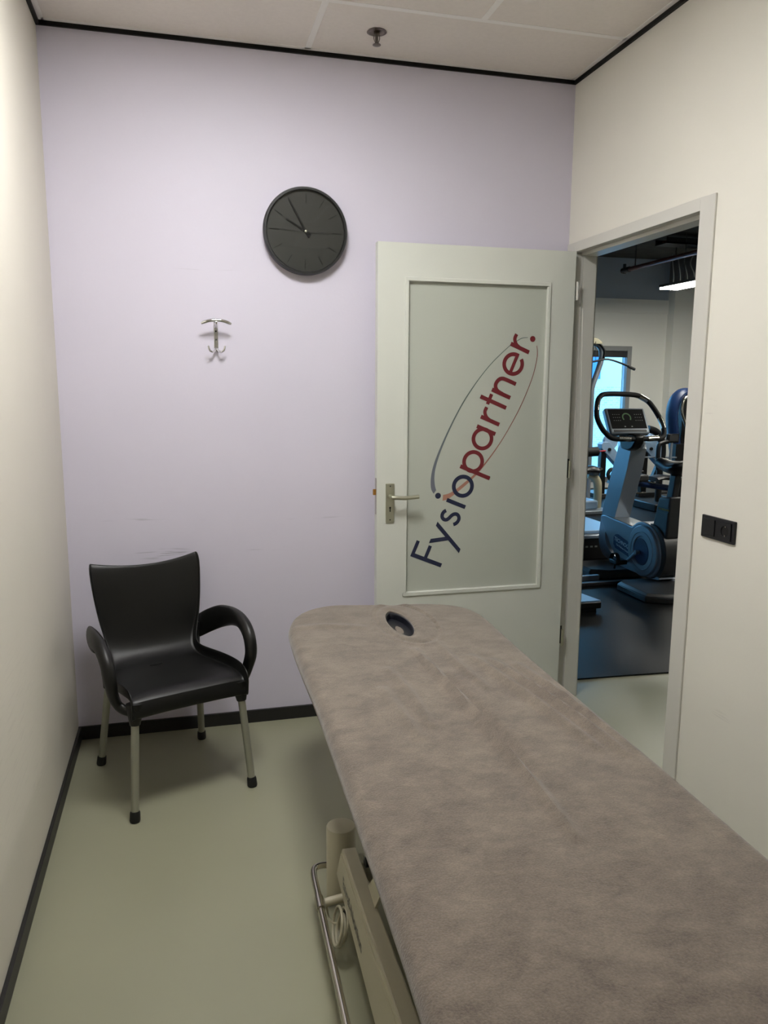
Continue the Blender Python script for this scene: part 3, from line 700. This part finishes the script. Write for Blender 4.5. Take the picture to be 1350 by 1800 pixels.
# windows
xs = [WX0+i*(WX1-WX0)/5 for i in range(6)]
for i in range(5):
    wn = bpy.data.objects.new('window_%d' % (i+1), None); COL.objects.link(wn); wn.location = ((xs[i]+xs[i+1])/2, YG1, WZ0); wn['kind'] = 'structure'
    a_, b_ = xs[i], xs[i+1]; fm = MB()
    e = .07; fm.box(a_, a_+e, YG1-.01, YG1+.12, WZ0, WZ1); fm.box(b_-e, b_, YG1-.01, YG1+.12, WZ0, WZ1); fm.box(a_+e, b_-e, YG1-.01, YG1+.12, WZ1-e, WZ1); fm.box(a_+e, b_-e, YG1-.01, YG1+.12, WZ0, WZ0+e)
    fm.build('window_frame', M_WINF, wn, bevel=.004, smooth=False)
    B(a_+e, b_-e, YG1+.06, YG1+.066, WZ0+e, WZ1-e).build('pane', M_GLASS, wn, smooth=False)
    B(a_+e, b_-e, YG1+.02, YG1+.05, WZ1-e-.09, WZ1-e).build('blind_case', M_GREY2, wn, smooth=False)
# the street outside
B(-30, 40, 7.4, 40, -.35, -.15).build('ground_outside', M_GROUND, smooth=False, **st)
bld = root('neighbouring_building', 'pale building across the yard seen through the gym window', 'building', (10, 19, -.15))
B(-12, 32, 19, 24, -.15, 4.2).build('facade', M_FACADE, bld, smooth=False)
for x in (-6, -1, 4, 12.0, 16.6, 21): B(x, x+1.3, 18.95, 19.02, 1.72, 2.9).build('facade_window', M_DGL, bld, smooth=False)
gwall = B(-12, 26, 13, 13.25, -.15, 1.50).build('garden_wall', M_BRICK, smooth=False)
gwall['label'] = 'low pale brick wall outside the gym window'; gwall['category'] = 'wall'
# sprinkler pipe
pp = root('sprinkler_pipe', 'dark red sprinkler pipe hanging under the gym ceiling', 'pipe', (6.135, 4.5, 3.0))
q = MB(); q.tube((6.135, 2.2, 3.0), (6.135, 5.9, 3.0), .028); q.build('pipe', M_PIPE, pp)
q = MB(); q.tube((6.135, 5.88, 3.0), (6.135, 6.04, 3.0), .036); q.tube((6.135, 6.0, 2.96), (6.135, 6.0, 3.08), .02); q.build('end_fitting', M_GBLK, pp)
for y in (5.75, 3.9): MB().tube((6.135, y, 3.02), (6.135, y, HG), .007).build('hanger', M_GREY2, pp)
lb = root('gym_ceiling_light', 'bright white light bar hanging from the gym ceiling', 'light', (6.4, 4.5, 2.7))
B(6.272, 6.532, 3.55, 5.41, 2.72, 2.755).build('housing', M_GREY2, lb, smooth=False)
B(6.278, 6.526, 3.56, 5.40, 2.70, 2.72).build('diffuser', M_LED, lb, smooth=False)
for y in (3.9, 5.1): MB().tube((6.4, y, 2.755), (6.4, y, HG), .004).build('suspension_wire', M_GREY2, lb)
for k, (bx0, by0, lab) in enumerate(((5.6, -.3, 'unseen light bar added to brighten the gym'),)):
    l2 = root('gym_ceiling_light', lab, 'light', (bx0+.13, by0+.9, 2.7))  # extra bar out of view, added to brighten the gym walls
    B(bx0, bx0+.26, by0, by0+1.86, 2.72, 2.755).build('housing', M_GREY2, l2, smooth=False)
    B(bx0+.006, bx0+.254, by0+.01, by0+1.85, 2.70, 2.72).build('diffuser', M_LED, l2, smooth=False)
tr = root('cable_tray', 'dark cable tray across the gym ceiling', 'cable tray', (7.0, 5.25, 3.2))
q = MB(); q.box(6.15, 9.0, 5.12, 5.36, 3.2, 3.215); q.box(6.15, 9.0, 5.12, 5.13, 3.2, 3.27); q.box(6.15, 9.0, 5.35, 5.36, 3.2, 3.27); q.build('tray', M_GBLK, tr, smooth=False)
q = MB()
for y in (5.17, 5.22, 5.28): q.tube((6.2, y, 3.235), (8.9, y, 3.235), .014)
q.build('cables', M_PIPE, tr)
ac = root('air_conditioner', 'dark ceiling unit with loose cables behind the gym light bar', 'air conditioner', (7.3, 5.6, 3.0))
B(6.80, 7.5, 5.4, 6.0, 2.82, 3.18).build('casing', M_GREY2, ac, bevel=.02)
q = MB()
for k in range(4): q.sweep(crom([(6.79-.03*k, 5.45+.1*k, 3.19), (6.76-.02*k, 5.5+.1*k, 3.05+.04*k), (6.80-.03*k, 5.46+.1*k, 2.9), (6.83-.04*k, 5.5+.1*k, 2.74)], 6), .008, n=6)
q.build('loose_cables', M_BTN, ac)
for x, y in ((6.85, 5.45), (7.45, 5.45), (6.85, 5.95), (7.45, 5.95)): MB().tube((x, y, 3.18), (x, y, HG), .008).build('hanger_rod', M_GREY2, ac)

# ------------------------------------------------------------------ exercise bike
XL, XR = 3.88, 4.05; XC = (XL+XR)/2
bk = root('exercise_bike', 'grey upright exercise bike nearest the doorway on the black gym floor', 'exercise bike', (XC, 1.75, 0))
def footplate(y0, y1, x0, x1, name):
    ch_ = .13; h = .072
    o_ = [(x0, y0+ch_*.6), (x0+ch_, y0), (x1-ch_, y0), (x1, y0+ch_*.6), (x1, y1-.05), (x1-.06, y1), (x0+.06, y1), (x0, y1-.05)]
    cx_, cy_ = (x0+x1)/2, (y0+y1)/2
    t_ = [(cx_+(a-cx_)*.94, cy_+(b-cy_)*.92) for a, b in o_]
    m_ = MB(); m_.prism(o_, 'Z', .008, .052); m_.build(name, M_GREY2, bk, bevel=.006)
    m_ = MB(); m_.prism(o_, 'Z', .052, h, t_); return m_
footplate(1.22, 1.72, 3.605, 4.34, 'rear_foot').build('foot_top', M_GREY2, bk, bevel=.004)
footplate(1.98, 2.36, 3.585, 4.30, 'front_foot').build('foot_top', M_GREY2, bk, bevel=.004)
# column with the sweeping lower loop
loop = [(2.20, 1.07), (2.30, .86), (2.41, .54), (2.452, .37), (2.465, .24), (2.43, .145), (2.33, .095), (2.13, .075), (1.90, .07), (1.70, .072), (1.58, .085),
        (1.60, .105), (1.75, .095), (1.95, .105), (2.15, .125), (2.29, .17), (2.36, .25), (2.345, .36), (2.245, .45), (2.215, .50), (2.05, 1.03)]
lo = [(q.x, q.y) for q in crom([(p[0], p[1], 0) for p in loop], 3, closed=True)]
MB().prism(lo, 'X', XL+.015, XR-.015).build('frame_column', M_GREY, bk, bevel=.016, seg=3)
body = [(2.43, .42), (2.36, .455), (2.22, .448), (2.05, .440), (1.955, .43), (1.93, .445), (1.87, .478), (1.79, .49), (1.70, .478), (1.62, .43), (1.575, .35), (1.555, .26), (1.575, .165), (1.64, .095), (1.74, .072),
        (1.86, .09), (1.98, .11), (2.10, .135), (2.20, .17), (2.33, .30)]
lo = [(q.x, q.y) for q in crom([(p[0], p[1], 0) for p in body], 3, closed=True)]
MB().prism(lo, 'X', XL, XR).build('body_shell', M_GREY, bk, bevel=.012, seg=3)
cyy, czz = 1.765, .275
dc = MB(); dc.lathe([(.198, .0), (.198, -.010), (.19, -.016), (.150, -.018), (.148, -.021), (.144, -.021), (.142, -.018), (.116, -.018), (.112, -.010), (.04, -.008)], (XL, cyy+.01, czz-.005), 'X', 64)
dc.build('wheel_cover', M_GREY, bk, smooth=False, label='round silver cover over the flywheel')
MB().lathe([(.108, -.0085), (.106, -.012), (.03, -.012)], (XL, 1.80, .255), 'X', 48).build('crank_disc', M_BADGE, bk)
rim = [(1.38, 0)]
MB().lathe([(.2, .0), (.215, .01), (.215, .16), (.20, .17)], (XL+.01, cyy-.04, czz), 'X', 64).build('rear_cover', M_GREY2, bk, label='dark grey rear wheel cover')
for sgn, xx, dyy, dzz, nm_ in ((-1, XL-.03, .13, -.10, 'crank_arm'), (1, XR+.035, -.13, .10, 'crank_arm')):
    ca = MB(); ca.sweep([(xx, 1.82, .25), (xx, 1.82+dyy, .25+dzz)], [(.018, .008), (.014, .007)], side=(1, 0, 0), n=12); ca.tube((xx-.014, 1.82, .25), (xx+.04*(-sgn), 1.82, .25), .017)
    cr = ca.build(nm_, M_GREY, bk)
    pd = MB(); py_, pz_ = 1.82+dyy+.015, .25+dzz; px_ = xx+sgn*.065
    pd.box(px_-.05, px_+.05, py_-.055, py_+.055, pz_-.018, pz_+.018); pd.build('pedal', M_GBLK, cr, bevel=.008)
    sp_ = MB(); sp_.sweep([(px_+sgn*.03, py_+.055*math.cos(a), pz_+.07*math.sin(a)) for a in [PI*k/10 for k in range(11)]], [(.003, .018)]*11, side=(1, 0, 0), n=8); sp_.build('pedal_strap', M_GBLK, cr)
    sp_ = MB(); sp_.tube((px_, py_+.04, pz_), (px_, py_+.05, pz_-.07), .008); sp_.build('strap_tail', M_GBLK, cr)
bq = MB(); by0, by1 = 1.93, 2.19
bq.prism([(2.200, .300), (2.175, .325), (2.14, .330), (1.93, .285), (1.905, .265), (1.90, .21), (1.92, .18), (1.96, .178), (2.17, .212), (2.20, .24)], 'X', XL-.0035, XL); bg_ = bq.build('badge', M_BADGE, bk, smooth=False, label='navy badge with white lettering')
sl = Vector((0, -1, -.17))
text_on('badge_lettering', 'TECHNOGYM', .044, (XL-.0042, 2.052, .267), sl, (0, -.17, 1), M_WHITE, bg_)
text_on('badge_lettering', 'The Wellness Company', .021, (XL-.0042, 2.055, .228), sl, (0, -.17, 1), M_WHITE, bg_)
# seat tube, post and saddle
MB().prism([(1.745, .40), (1.545, .40), (1.520, .72), (1.665, .70)], 'X', XL+.03, XR-.03).build('seat_tube', M_GREY2, bk, bevel=.015, seg=3)
stp = MB(); stp.prism([(1.665, .60), (1.655, .635), (1.525, .635), (1.53, .60)], 'X', XL+.0285, XL+.03); sk = stp.build('gold_sticker', M_GBLK, bk, smooth=False, label='black sticker with gold lettering')
text_on('sticker_lettering', 'TECHNOGYM', .021, (XL+.028, 1.593, .618), (0, -1, 0), (0, 0, 1), M_GOLD, sk)
MB().prism([(1.62, .69), (1.545, .69), (1.515, .88), (1.585, .88)], 'X', XC-.025, XC+.025).build('seat_post', M_GREY2, bk, bevel=.008)
sd = MB(); sd.sweep(crom([(XC, 1.79, .945), (XC, 1.74, .945), (XC, 1.65, .932), (XC, 1.56, .93), (XC, 1.48, .937), (XC, 1.42, .955), (XC, 1.38, .965)], 4),
    [(.02, .02), (.034, .03), (.040, .033), (.043, .036), (.044, .039), (.045, .043), (.046, .048), (.047, .054), (.048, .061), (.048, .069), (.049, .078), (.049, .088), (.05, .098), (.05, .107), (.05, .115), (.05, .121), (.05, .125), (.049, .127), (.048, .127), (.046, .126), (.043, .123), (.039, .118), (.034, .112), (.026, .1), (.012, .08)], side=(1, 0, 0), n=20); sd.build('saddle', M_GBLK, bk, subsurf=1)
# handlebar and console
hp = [(3.66, 1.935, 1.125), (3.76, 1.925, 1.118), (3.99, 1.925, 1.118), (4.085, 1.935, 1.125), (4.125, 1.965, 1.165), (4.135, 2.03, 1.25), (4.095, 2.12, 1.375), (4.045, 2.165, 1.425), (3.97, 2.185, 1.45),
      (3.74, 2.185, 1.455), (3.665, 2.165, 1.43), (3.615, 2.11, 1.37), (3.585, 2.05, 1.28), (3.595, 1.99, 1.20), (3.62, 1.955, 1.155)]
HPc = crom(hp, 6, closed=True); hb = MB().sweep(HPc, .020, n=14, closed=True).build('handlebar', M_GRIPS, bk)
for seg_ in ([(3.705, 1.9285, 1.121), (3.805, 1.924, 1.117)], [(3.955, 1.924, 1.117), (4.05, 1.929, 1.121)]): MB().tube(*seg_, .0212).build('sensor', M_STEEL, hb)
for a_, b_ in ((46, 51), (70, 76)):
    MB().sweep(HPc[a_-8:b_-6], .0212, n=12).build('sensor', M_STEEL, hb)
MB().sweep(HPc[26:32], .0212, n=12).build('sensor', M_STEEL, hb)
MB().prism([(1.90, 1.10), (1.90, 1.14), (1.95, 1.155), (2.06, 1.15), (2.13, 1.09), (2.10, 1.03), (2.0, 1.02), (1.94, 1.045)], 'X', 3.835, 3.915).build('handlebar_clamp', M_GBLK, bk, bevel=.012)
def cpt(u_, v_, n_):  # console plane: u across, v up, n towards the rider
    o_ = Vector((3.672, 1.985, 1.165)); up = Vector((-.0, .105, .178)).normalized(); nr = Vector((0, -up.z, up.y))
    return o_+Vector((1, 0, 0))*u_+up*v_-nr*(-n_)
def cbox(mb, u0, u1, v0, v1, n0, n1, tp=0):
    vs = [cpt(u0+tp, v0, n0), cpt(u1-tp, v0, n0), cpt(u1, v1, n0), cpt(u0, v1, n0), cpt(u0+tp, v0, n1), cpt(u1-tp, v0, n1), cpt(u1, v1, n1), cpt(u0, v1, n1)]
    return mb.add(vs, [(0, 3, 2, 1), (4, 5, 6, 7), (0, 1, 5, 4), (1, 2, 6, 5), (2, 3, 7, 6), (3, 0, 4, 7)])
cn = cbox(MB(), 0, .345, -.01, .215, -.055, 0).build('console', M_GREY, bk, bevel=.014, seg=3, label='silver-edged console')
cbox(MB(), .02, .325, .032, .20, 0, .0025).build('screen', M_DISP, cn, smooth=False)
cbox(MB(), .03, .315, .004, .022, 0, .004).build('tray_lip', M_GBLK, cn, bevel=.002)
q = MB()
for k in range(15):
    a_ = math.radians(-30+k*17); pu, pv = .168+.034*math.cos(a_), .128+.034*math.sin(a_); cbox(q, pu-.005, pu+.005, pv-.005, pv+.005, .0025, .0032)
q.build('green_marks', M_GREEN, cn, smooth=False)
q = MB()
for cu0 in (.05, .24):
    for i_ in range(4):
        for j_ in range(3): cbox(MB(), cu0+.018*i_, cu0+.018*i_+.007, .10+.026*j_, .104+.026*j_, .0025, .0032).build('key_mark', M_BTN, cn, smooth=False)
for cu0 in (.13, .19): cbox(MB(), cu0, cu0+.012, .045, .053, .0025, .0032).build('key_mark', M_BTN, cn, smooth=False)

# ------------------------------------------------------------------ treadmill behind the bike, left
td = root('treadmill', 'low treadmill with pale deck behind the nearest exercise bike', 'treadmill', (3.9, 3.4, 0))
B(3.50, 4.30, 2.62, 4.5, .008, .20).build('base', M_GBLK, td, bevel=.01)
B(3.48, 4.32, 2.60, 4.5, .20, .235).build('side_frame', M_GREY, td, bevel=.008)
B(3.55, 4.25, 2.66, 4.4, .235, .262).build('deck', M_BLUEP, td, bevel=.006, label='pale blue deck')
q = MB()
for k in range(3): q.box(3.86+.045*k, 3.885+.045*k, 2.6165, 2.6205, .12, .135)
q.build('vent_slots', M_BTN, td, smooth=False)
for x in (3.53, 4.27): MB().sweep(crom([(x, 4.35, .235), (x, 4.5, .7), (x, 4.52, 1.05)], 5), .03).build('upright', M_GREY, td)
B(3.53, 4.27, 4.48, 4.56, .98, 1.10).build('front_console', M_GBLK, td, bevel=.01)
# ------------------------------------------------------------------ step machine end in front
sm_ = root('step_machine', 'low black-ended machine foot with pale top beside the door jamb in the gym', 'step machine', (2.95, 1.6, 0))
B(2.72, 3.185, 1.17, 1.27, .032, .078).build('end_cap', M_GBLK, sm_, bevel=.006)
B(2.72, 3.15, 1.175, 1.26, .008, .032).build('end_foot', M_GBLK, sm_, smooth=False)
MB().prism([(2.73, 1.175), (3.18, 1.175), (3.10, 1.56), (2.73, 1.56)], 'Z', .078, .088).build('footboard', M_BLUEP, sm_, smooth=False, label='pale blue top plate')
B(2.74, 2.96, 1.27, 1.9, .03, .078).build('rail', M_GBLK, sm_, smooth=False)
fb = root('floor_bar', 'thin dark floor bar lying behind the bike foot in the gym', 'bar', (3.4, 1.86, 0))
B(2.9, 3.80, 1.80, 1.84, .008, .035).build('bar', M_GREY2, fb, bevel=.004)
B(2.9, 3.62, 1.95, 1.985, .008, .05).build('bar', M_GREY, fb, bevel=.004)

# ------------------------------------------------------------------ leg machine (roller, saddle, curved white arm)
lm = root('leg_machine', 'leg exercise machine with black roller and curved silver arm by the window', 'exercise machine', (5.2, 5.0, 0))
MB().tube((5.0, 5.1, .72), (5.245, 5.1, .73), .058, n=24).build('roller_pad', M_GRIPS, lm)
MB().tube((5.24, 5.1, .73), (5.36, 5.1, .735), .009).build('red_cord', M_REDC, lm)
MB().sweep(crom([(4.95, 5.0, .50), (5.08, 5.0, .52), (5.18, 5.0, .505), (5.26, 5.0, .53)], 4), [(.05, .09)]*5+[(.06, .1)]*4+[(.03, .06)]*3+[(.012, .03)], side=(0, 1, 0), n=14).build('saddle', M_GBLK, lm)
MB().sweep(crom([(5.10, 5.05, .46), (5.17, 5.05, .44), (5.235, 5.05, .37), (5.25, 5.05, .26), (5.25, 5.05, .01)], 5), [(.05, .045)]*21, side=(0, 1, 0), n=16).build('curved_arm', M_CREAMP, lm, label='shiny pale curved arm')
B(4.7, 5.32, 4.8, 5.4, .008, .05).build('base_plate', M_GREY, lm, bevel=.008)
B(4.75, 5.18, 4.9, 5.3, .05, .16).build('cover_box', M_BLUEP, lm, bevel=.02)
lm.location.x += .11
# ------------------------------------------------------------------ lat machine against the window
la = root('lat_machine', 'tall grey pulldown machine with long curved bar in front of the window', 'exercise machine', (5.5, 5.6, 0))
MB().sweep(crom([(5.53, 5.6, .01), (5.53, 5.6, .8), (5.52, 5.6, 1.40), (5.53, 5.6, 1.52), (5.60, 5.6, 1.72), (5.64, 5.6, 1.88), (5.61, 5.6, 2.0), (5.5, 5.6, 2.05), (5.38, 5.6, 2.04)], 6), .036, n=16).build('mast', M_GREY, la)
MB().sweep(crom([(5.645, 5.56, 1.86), (5.65, 5.56, 1.95), (5.58, 5.56, 2.03), (5.46, 5.56, 2.05)], 6), .015, n=10).build('cable_guide', M_GBLK, la)
MB().prism([(5.36, 2.03), (5.36, 2.12), (5.46, 2.12), (5.55, 2.095), (5.615, 2.05), (5.60, 2.03)], 'Y', 5.54, 5.66).build('head_cover', M_CREAMP, la, bevel=.01)
MB().prism([(5.45, 2.04), (5.46, 2.24), (5.475, 2.22), (5.485, 2.06)], 'Y', 5.57, 5.6).build('mast_fin', M_GBLK, la)
MB().sweep(crom([(5.30, 5.5, 1.79), (5.48, 5.5, 1.815), (5.66, 5.5, 1.845), (5.85, 5.5, 1.80), (6.03, 5.5, 1.735)], 6), .0125, n=10).build('pull_bar', M_GBLK, la)
MB().tube((5.96, 5.5, 1.76), (6.055, 5.5, 1.724), .018).build('grip', M_GRIPS, la)
MB().tube((5.50, 5.5, 1.82), (5.50, 5.52, 2.06), .004).build('cable', M_GBLK, la)
MB().tube((5.44, 5.6, .01), (5.44, 5.6, 1.5), .02).build('guide_rod', M_GREY, la)
B(5.2, 5.6, 5.5, 6.0, .008, .06).build('base', M_GREY, la, bevel=.008)

# ------------------------------------------------------------------ two tilted cable stations
def station(dx, label):
    t_ = root('cable_station', label, 'exercise machine', (6.0+dx, 6.2, 0), group=None)
    Y0, Y1 = 6.05, 6.17
    q_ = MB(); q_.prism([(5.945+dx, .735), (5.975+dx, .765), (6.07+dx, .765), (6.30+dx, .50), (6.23+dx, .41), (5.95+dx, .68)], 'Y', Y0, Y1); q_.build('tilted_panel', M_BLUEP, t_, bevel=.006, label='pale blue tilted panel')
    MB().lathe([(.10, .0), (.11, .02), (.11, .05), (.09, .06)], (6.16+dx, Y1, .76), 'Y', 32).build('pulley', M_BLUEP, t_)
    MB().lathe([(.022, -.02), (.022, .0)], (6.06+dx, Y0, .665), 'Y', 16).build('knob', M_GBLK, t_)
    B(5.955+dx, 6.035+dx, Y0+.02, Y1-.02, .008, .68).build('post', M_GBLK, t_, smooth=False)
    MB().prism([(6.20+dx, .43), (6.26+dx, .47), (6.17+dx, .20), (6.10+dx, .20)], 'Y', Y0+.03, Y1-.03).build('brace', M_GBLK, t_, smooth=False)
    B(5.9+dx, 6.35+dx, Y0-.02, Y1+.3, .008, .06).build('foot', M_GREY2, t_, bevel=.006)
    return t_
station(.02, 'pale blue cable station seen between the bike column and the lat machine')
station(.66, 'pale blue cable station on a black post right of the bike column')
# ------------------------------------------------------------------ rowing machine, mid distance
ro = root('rowing_machine', 'dark rowing machine with long rail beyond the bike in the gym', 'rowing machine', (5.7, 4.6, 0))
MB().sweep([(5.42, 4.5, .43), (6.15, 4.62, .31)], [(.035, .04)]*2, side=(0, 1, 0), n=8).build('rail', M_BADGE, ro)
MB().sweep([(5.40, 4.46, .475), (5.78, 4.5, .405)], .010).build('rail_cap', M_STEEL, ro)
MB().lathe([(.12, 0), (.14, .02), (.14, .09), (.12, .11)], (5.36, 4.48, .40), 'Y', 32).build('flywheel_cage', M_GBLK, ro)
MB().sweep(crom([(5.20, 4.5, .46), (5.16, 4.5, .52), (5.2, 4.5, .58), (5.30, 4.5, .56), (5.42, 4.5, .53)], 5), .022, n=10).build('handle_support', M_GREY2, ro)
MB().tube((5.27, 4.45, .545), (5.40, 4.45, .55), .022).build('handle_grip', M_CREAMP, ro, label='cream handle grip')
MB().tube((5.40, 4.45, .55), (5.58, 4.45, .55), .012).build('handle', M_GBLK, ro)
B(5.45, 5.62, 4.38, 4.6, .44, .52).build('foot_rest', M_GREY2, ro, bevel=.02)
B(5.30, 5.44, 4.36, 4.42, .36, .47).build('foot_rest', M_GREY2, ro, bevel=.02)
q = MB(); q.sweep(crom([(5.74, 4.5, .455), (5.85, 4.5, .475), (6.0, 4.5, .46), (6.06, 4.5, .47)], 4), [(.03, .13)]*13, side=(0, 1, 0), n=14); q.build('seat', M_GBLK, ro)
MB().sweep(crom([(5.42, 4.5, .32), (5.40, 4.5, .26), (5.50, 4.5, .25)], 4), .03, n=8).build('front_leg', M_GBLK, ro)
MB().tube((5.42, 4.5, .0), (5.42, 4.5, .35), .02).build('front_post', M_GBLK, ro)
MB().tube((6.1, 4.6, .0), (6.1, 4.6, .33), .02).build('rear_post', M_GBLK, ro)
MB().sweep(crom([(5.38, 4.46, .27), (5.36, 4.45, .22), (5.40, 4.44, .19), (5.385, 4.43, .15)], 5), .005, n=6).build('loose_strap', M_GBLK, ro)
q = MB(); q.tube((5.22, 4.44, .305), (5.62, 4.44, .305), .012); q.tube((5.16, 4.3, .36), (5.2, 4.3, .46), .03); q.build('pedal_axle', M_STEEL, ro)
# ------------------------------------------------------------------ bike further back with small display and weight machine
b2 = root('second_exercise_bike', 'dark exercise bike with small display behind the saddle of the nearest bike', 'exercise bike', (6.0, 4.9, 0))
B(6.24, 6.40, 4.98, 5.02, .83, .94).build('display', M_GBLK, b2, bevel=.008)
B(6.26, 6.38, 4.974, 4.981, .855, .925).build('screen', M_GREY2, b2, smooth=False)
MB().sweep(crom([(6.14, 5.0, .50), (6.13, 5.0, .78), (6.19, 5.0, .83), (6.26, 5.0, .845)], 5), .028, n=10).build('bracket', M_GBLK, b2)
MB().tube((6.17, 5.03, .55), (6.17, 5.03, .80), .022).build('blue_tube', M_BLUEP, b2)
MB().sweep(crom([(6.00, 5.05, 1.0), (6.12, 5.05, .96), (6.20, 5.05, .85), (6.22, 5.05, .70), (6.20, 5.05, .56)], 5), .045, n=12).build('curved_handle', M_GBLK, b2)
MB().tube((6.30, 5.0, .50), (6.31, 5.0, .86), .018).build('stem', M_GREY, b2)
MB().tube((5.95, 5.04, .655), (6.42, 5.04, .643), .009).build('cross_tube', M_GREY, b2)
B(6.0, 6.40, 4.8, 5.3, .008, .10).build('base', M_GBLK, b2, bevel=.01)
MB().tube((6.2, 5.05, .05), (6.2, 5.05, .60), .04).build('column', M_GBLK, b2)
wm = root('weight_machine', 'tall blue-padded weight machine at the right edge of the doorway view', 'exercise machine', (6.6, 4.9, 0))
MB().sweep(crom([(6.66, 5.3, .30), (6.58, 5.3, .70), (6.50, 5.3, 1.10), (6.52, 5.3, 1.32), (6.62, 5.3, 1.43), (6.75, 5.3, 1.43)], 6), [(.06, .10)]*31, side=(0, 1, 0), n=14).build('shell', M_BADGE, wm)
MB().sweep(crom([(6.72, 5.18, .85), (6.60, 5.18, 1.08), (6.55, 5.18, 1.22), (6.58, 5.18, 1.36), (6.70, 5.18, 1.42)], 6), .018, n=10).build('bar', M_STEEL, wm)
B(6.46, 7.1, 5.1, 5.5, .008, .12).build('base', M_GBLK, wm, bevel=.01)
B(6.46, 6.60, 5.12, 5.2, .12, .80).build('weight_stack', M_GBLK, wm, smooth=False)
B(6.62, 7.0, 5.25, 5.35, .12, 1.4).build('tower', M_GBLK, wm, bevel=.01)
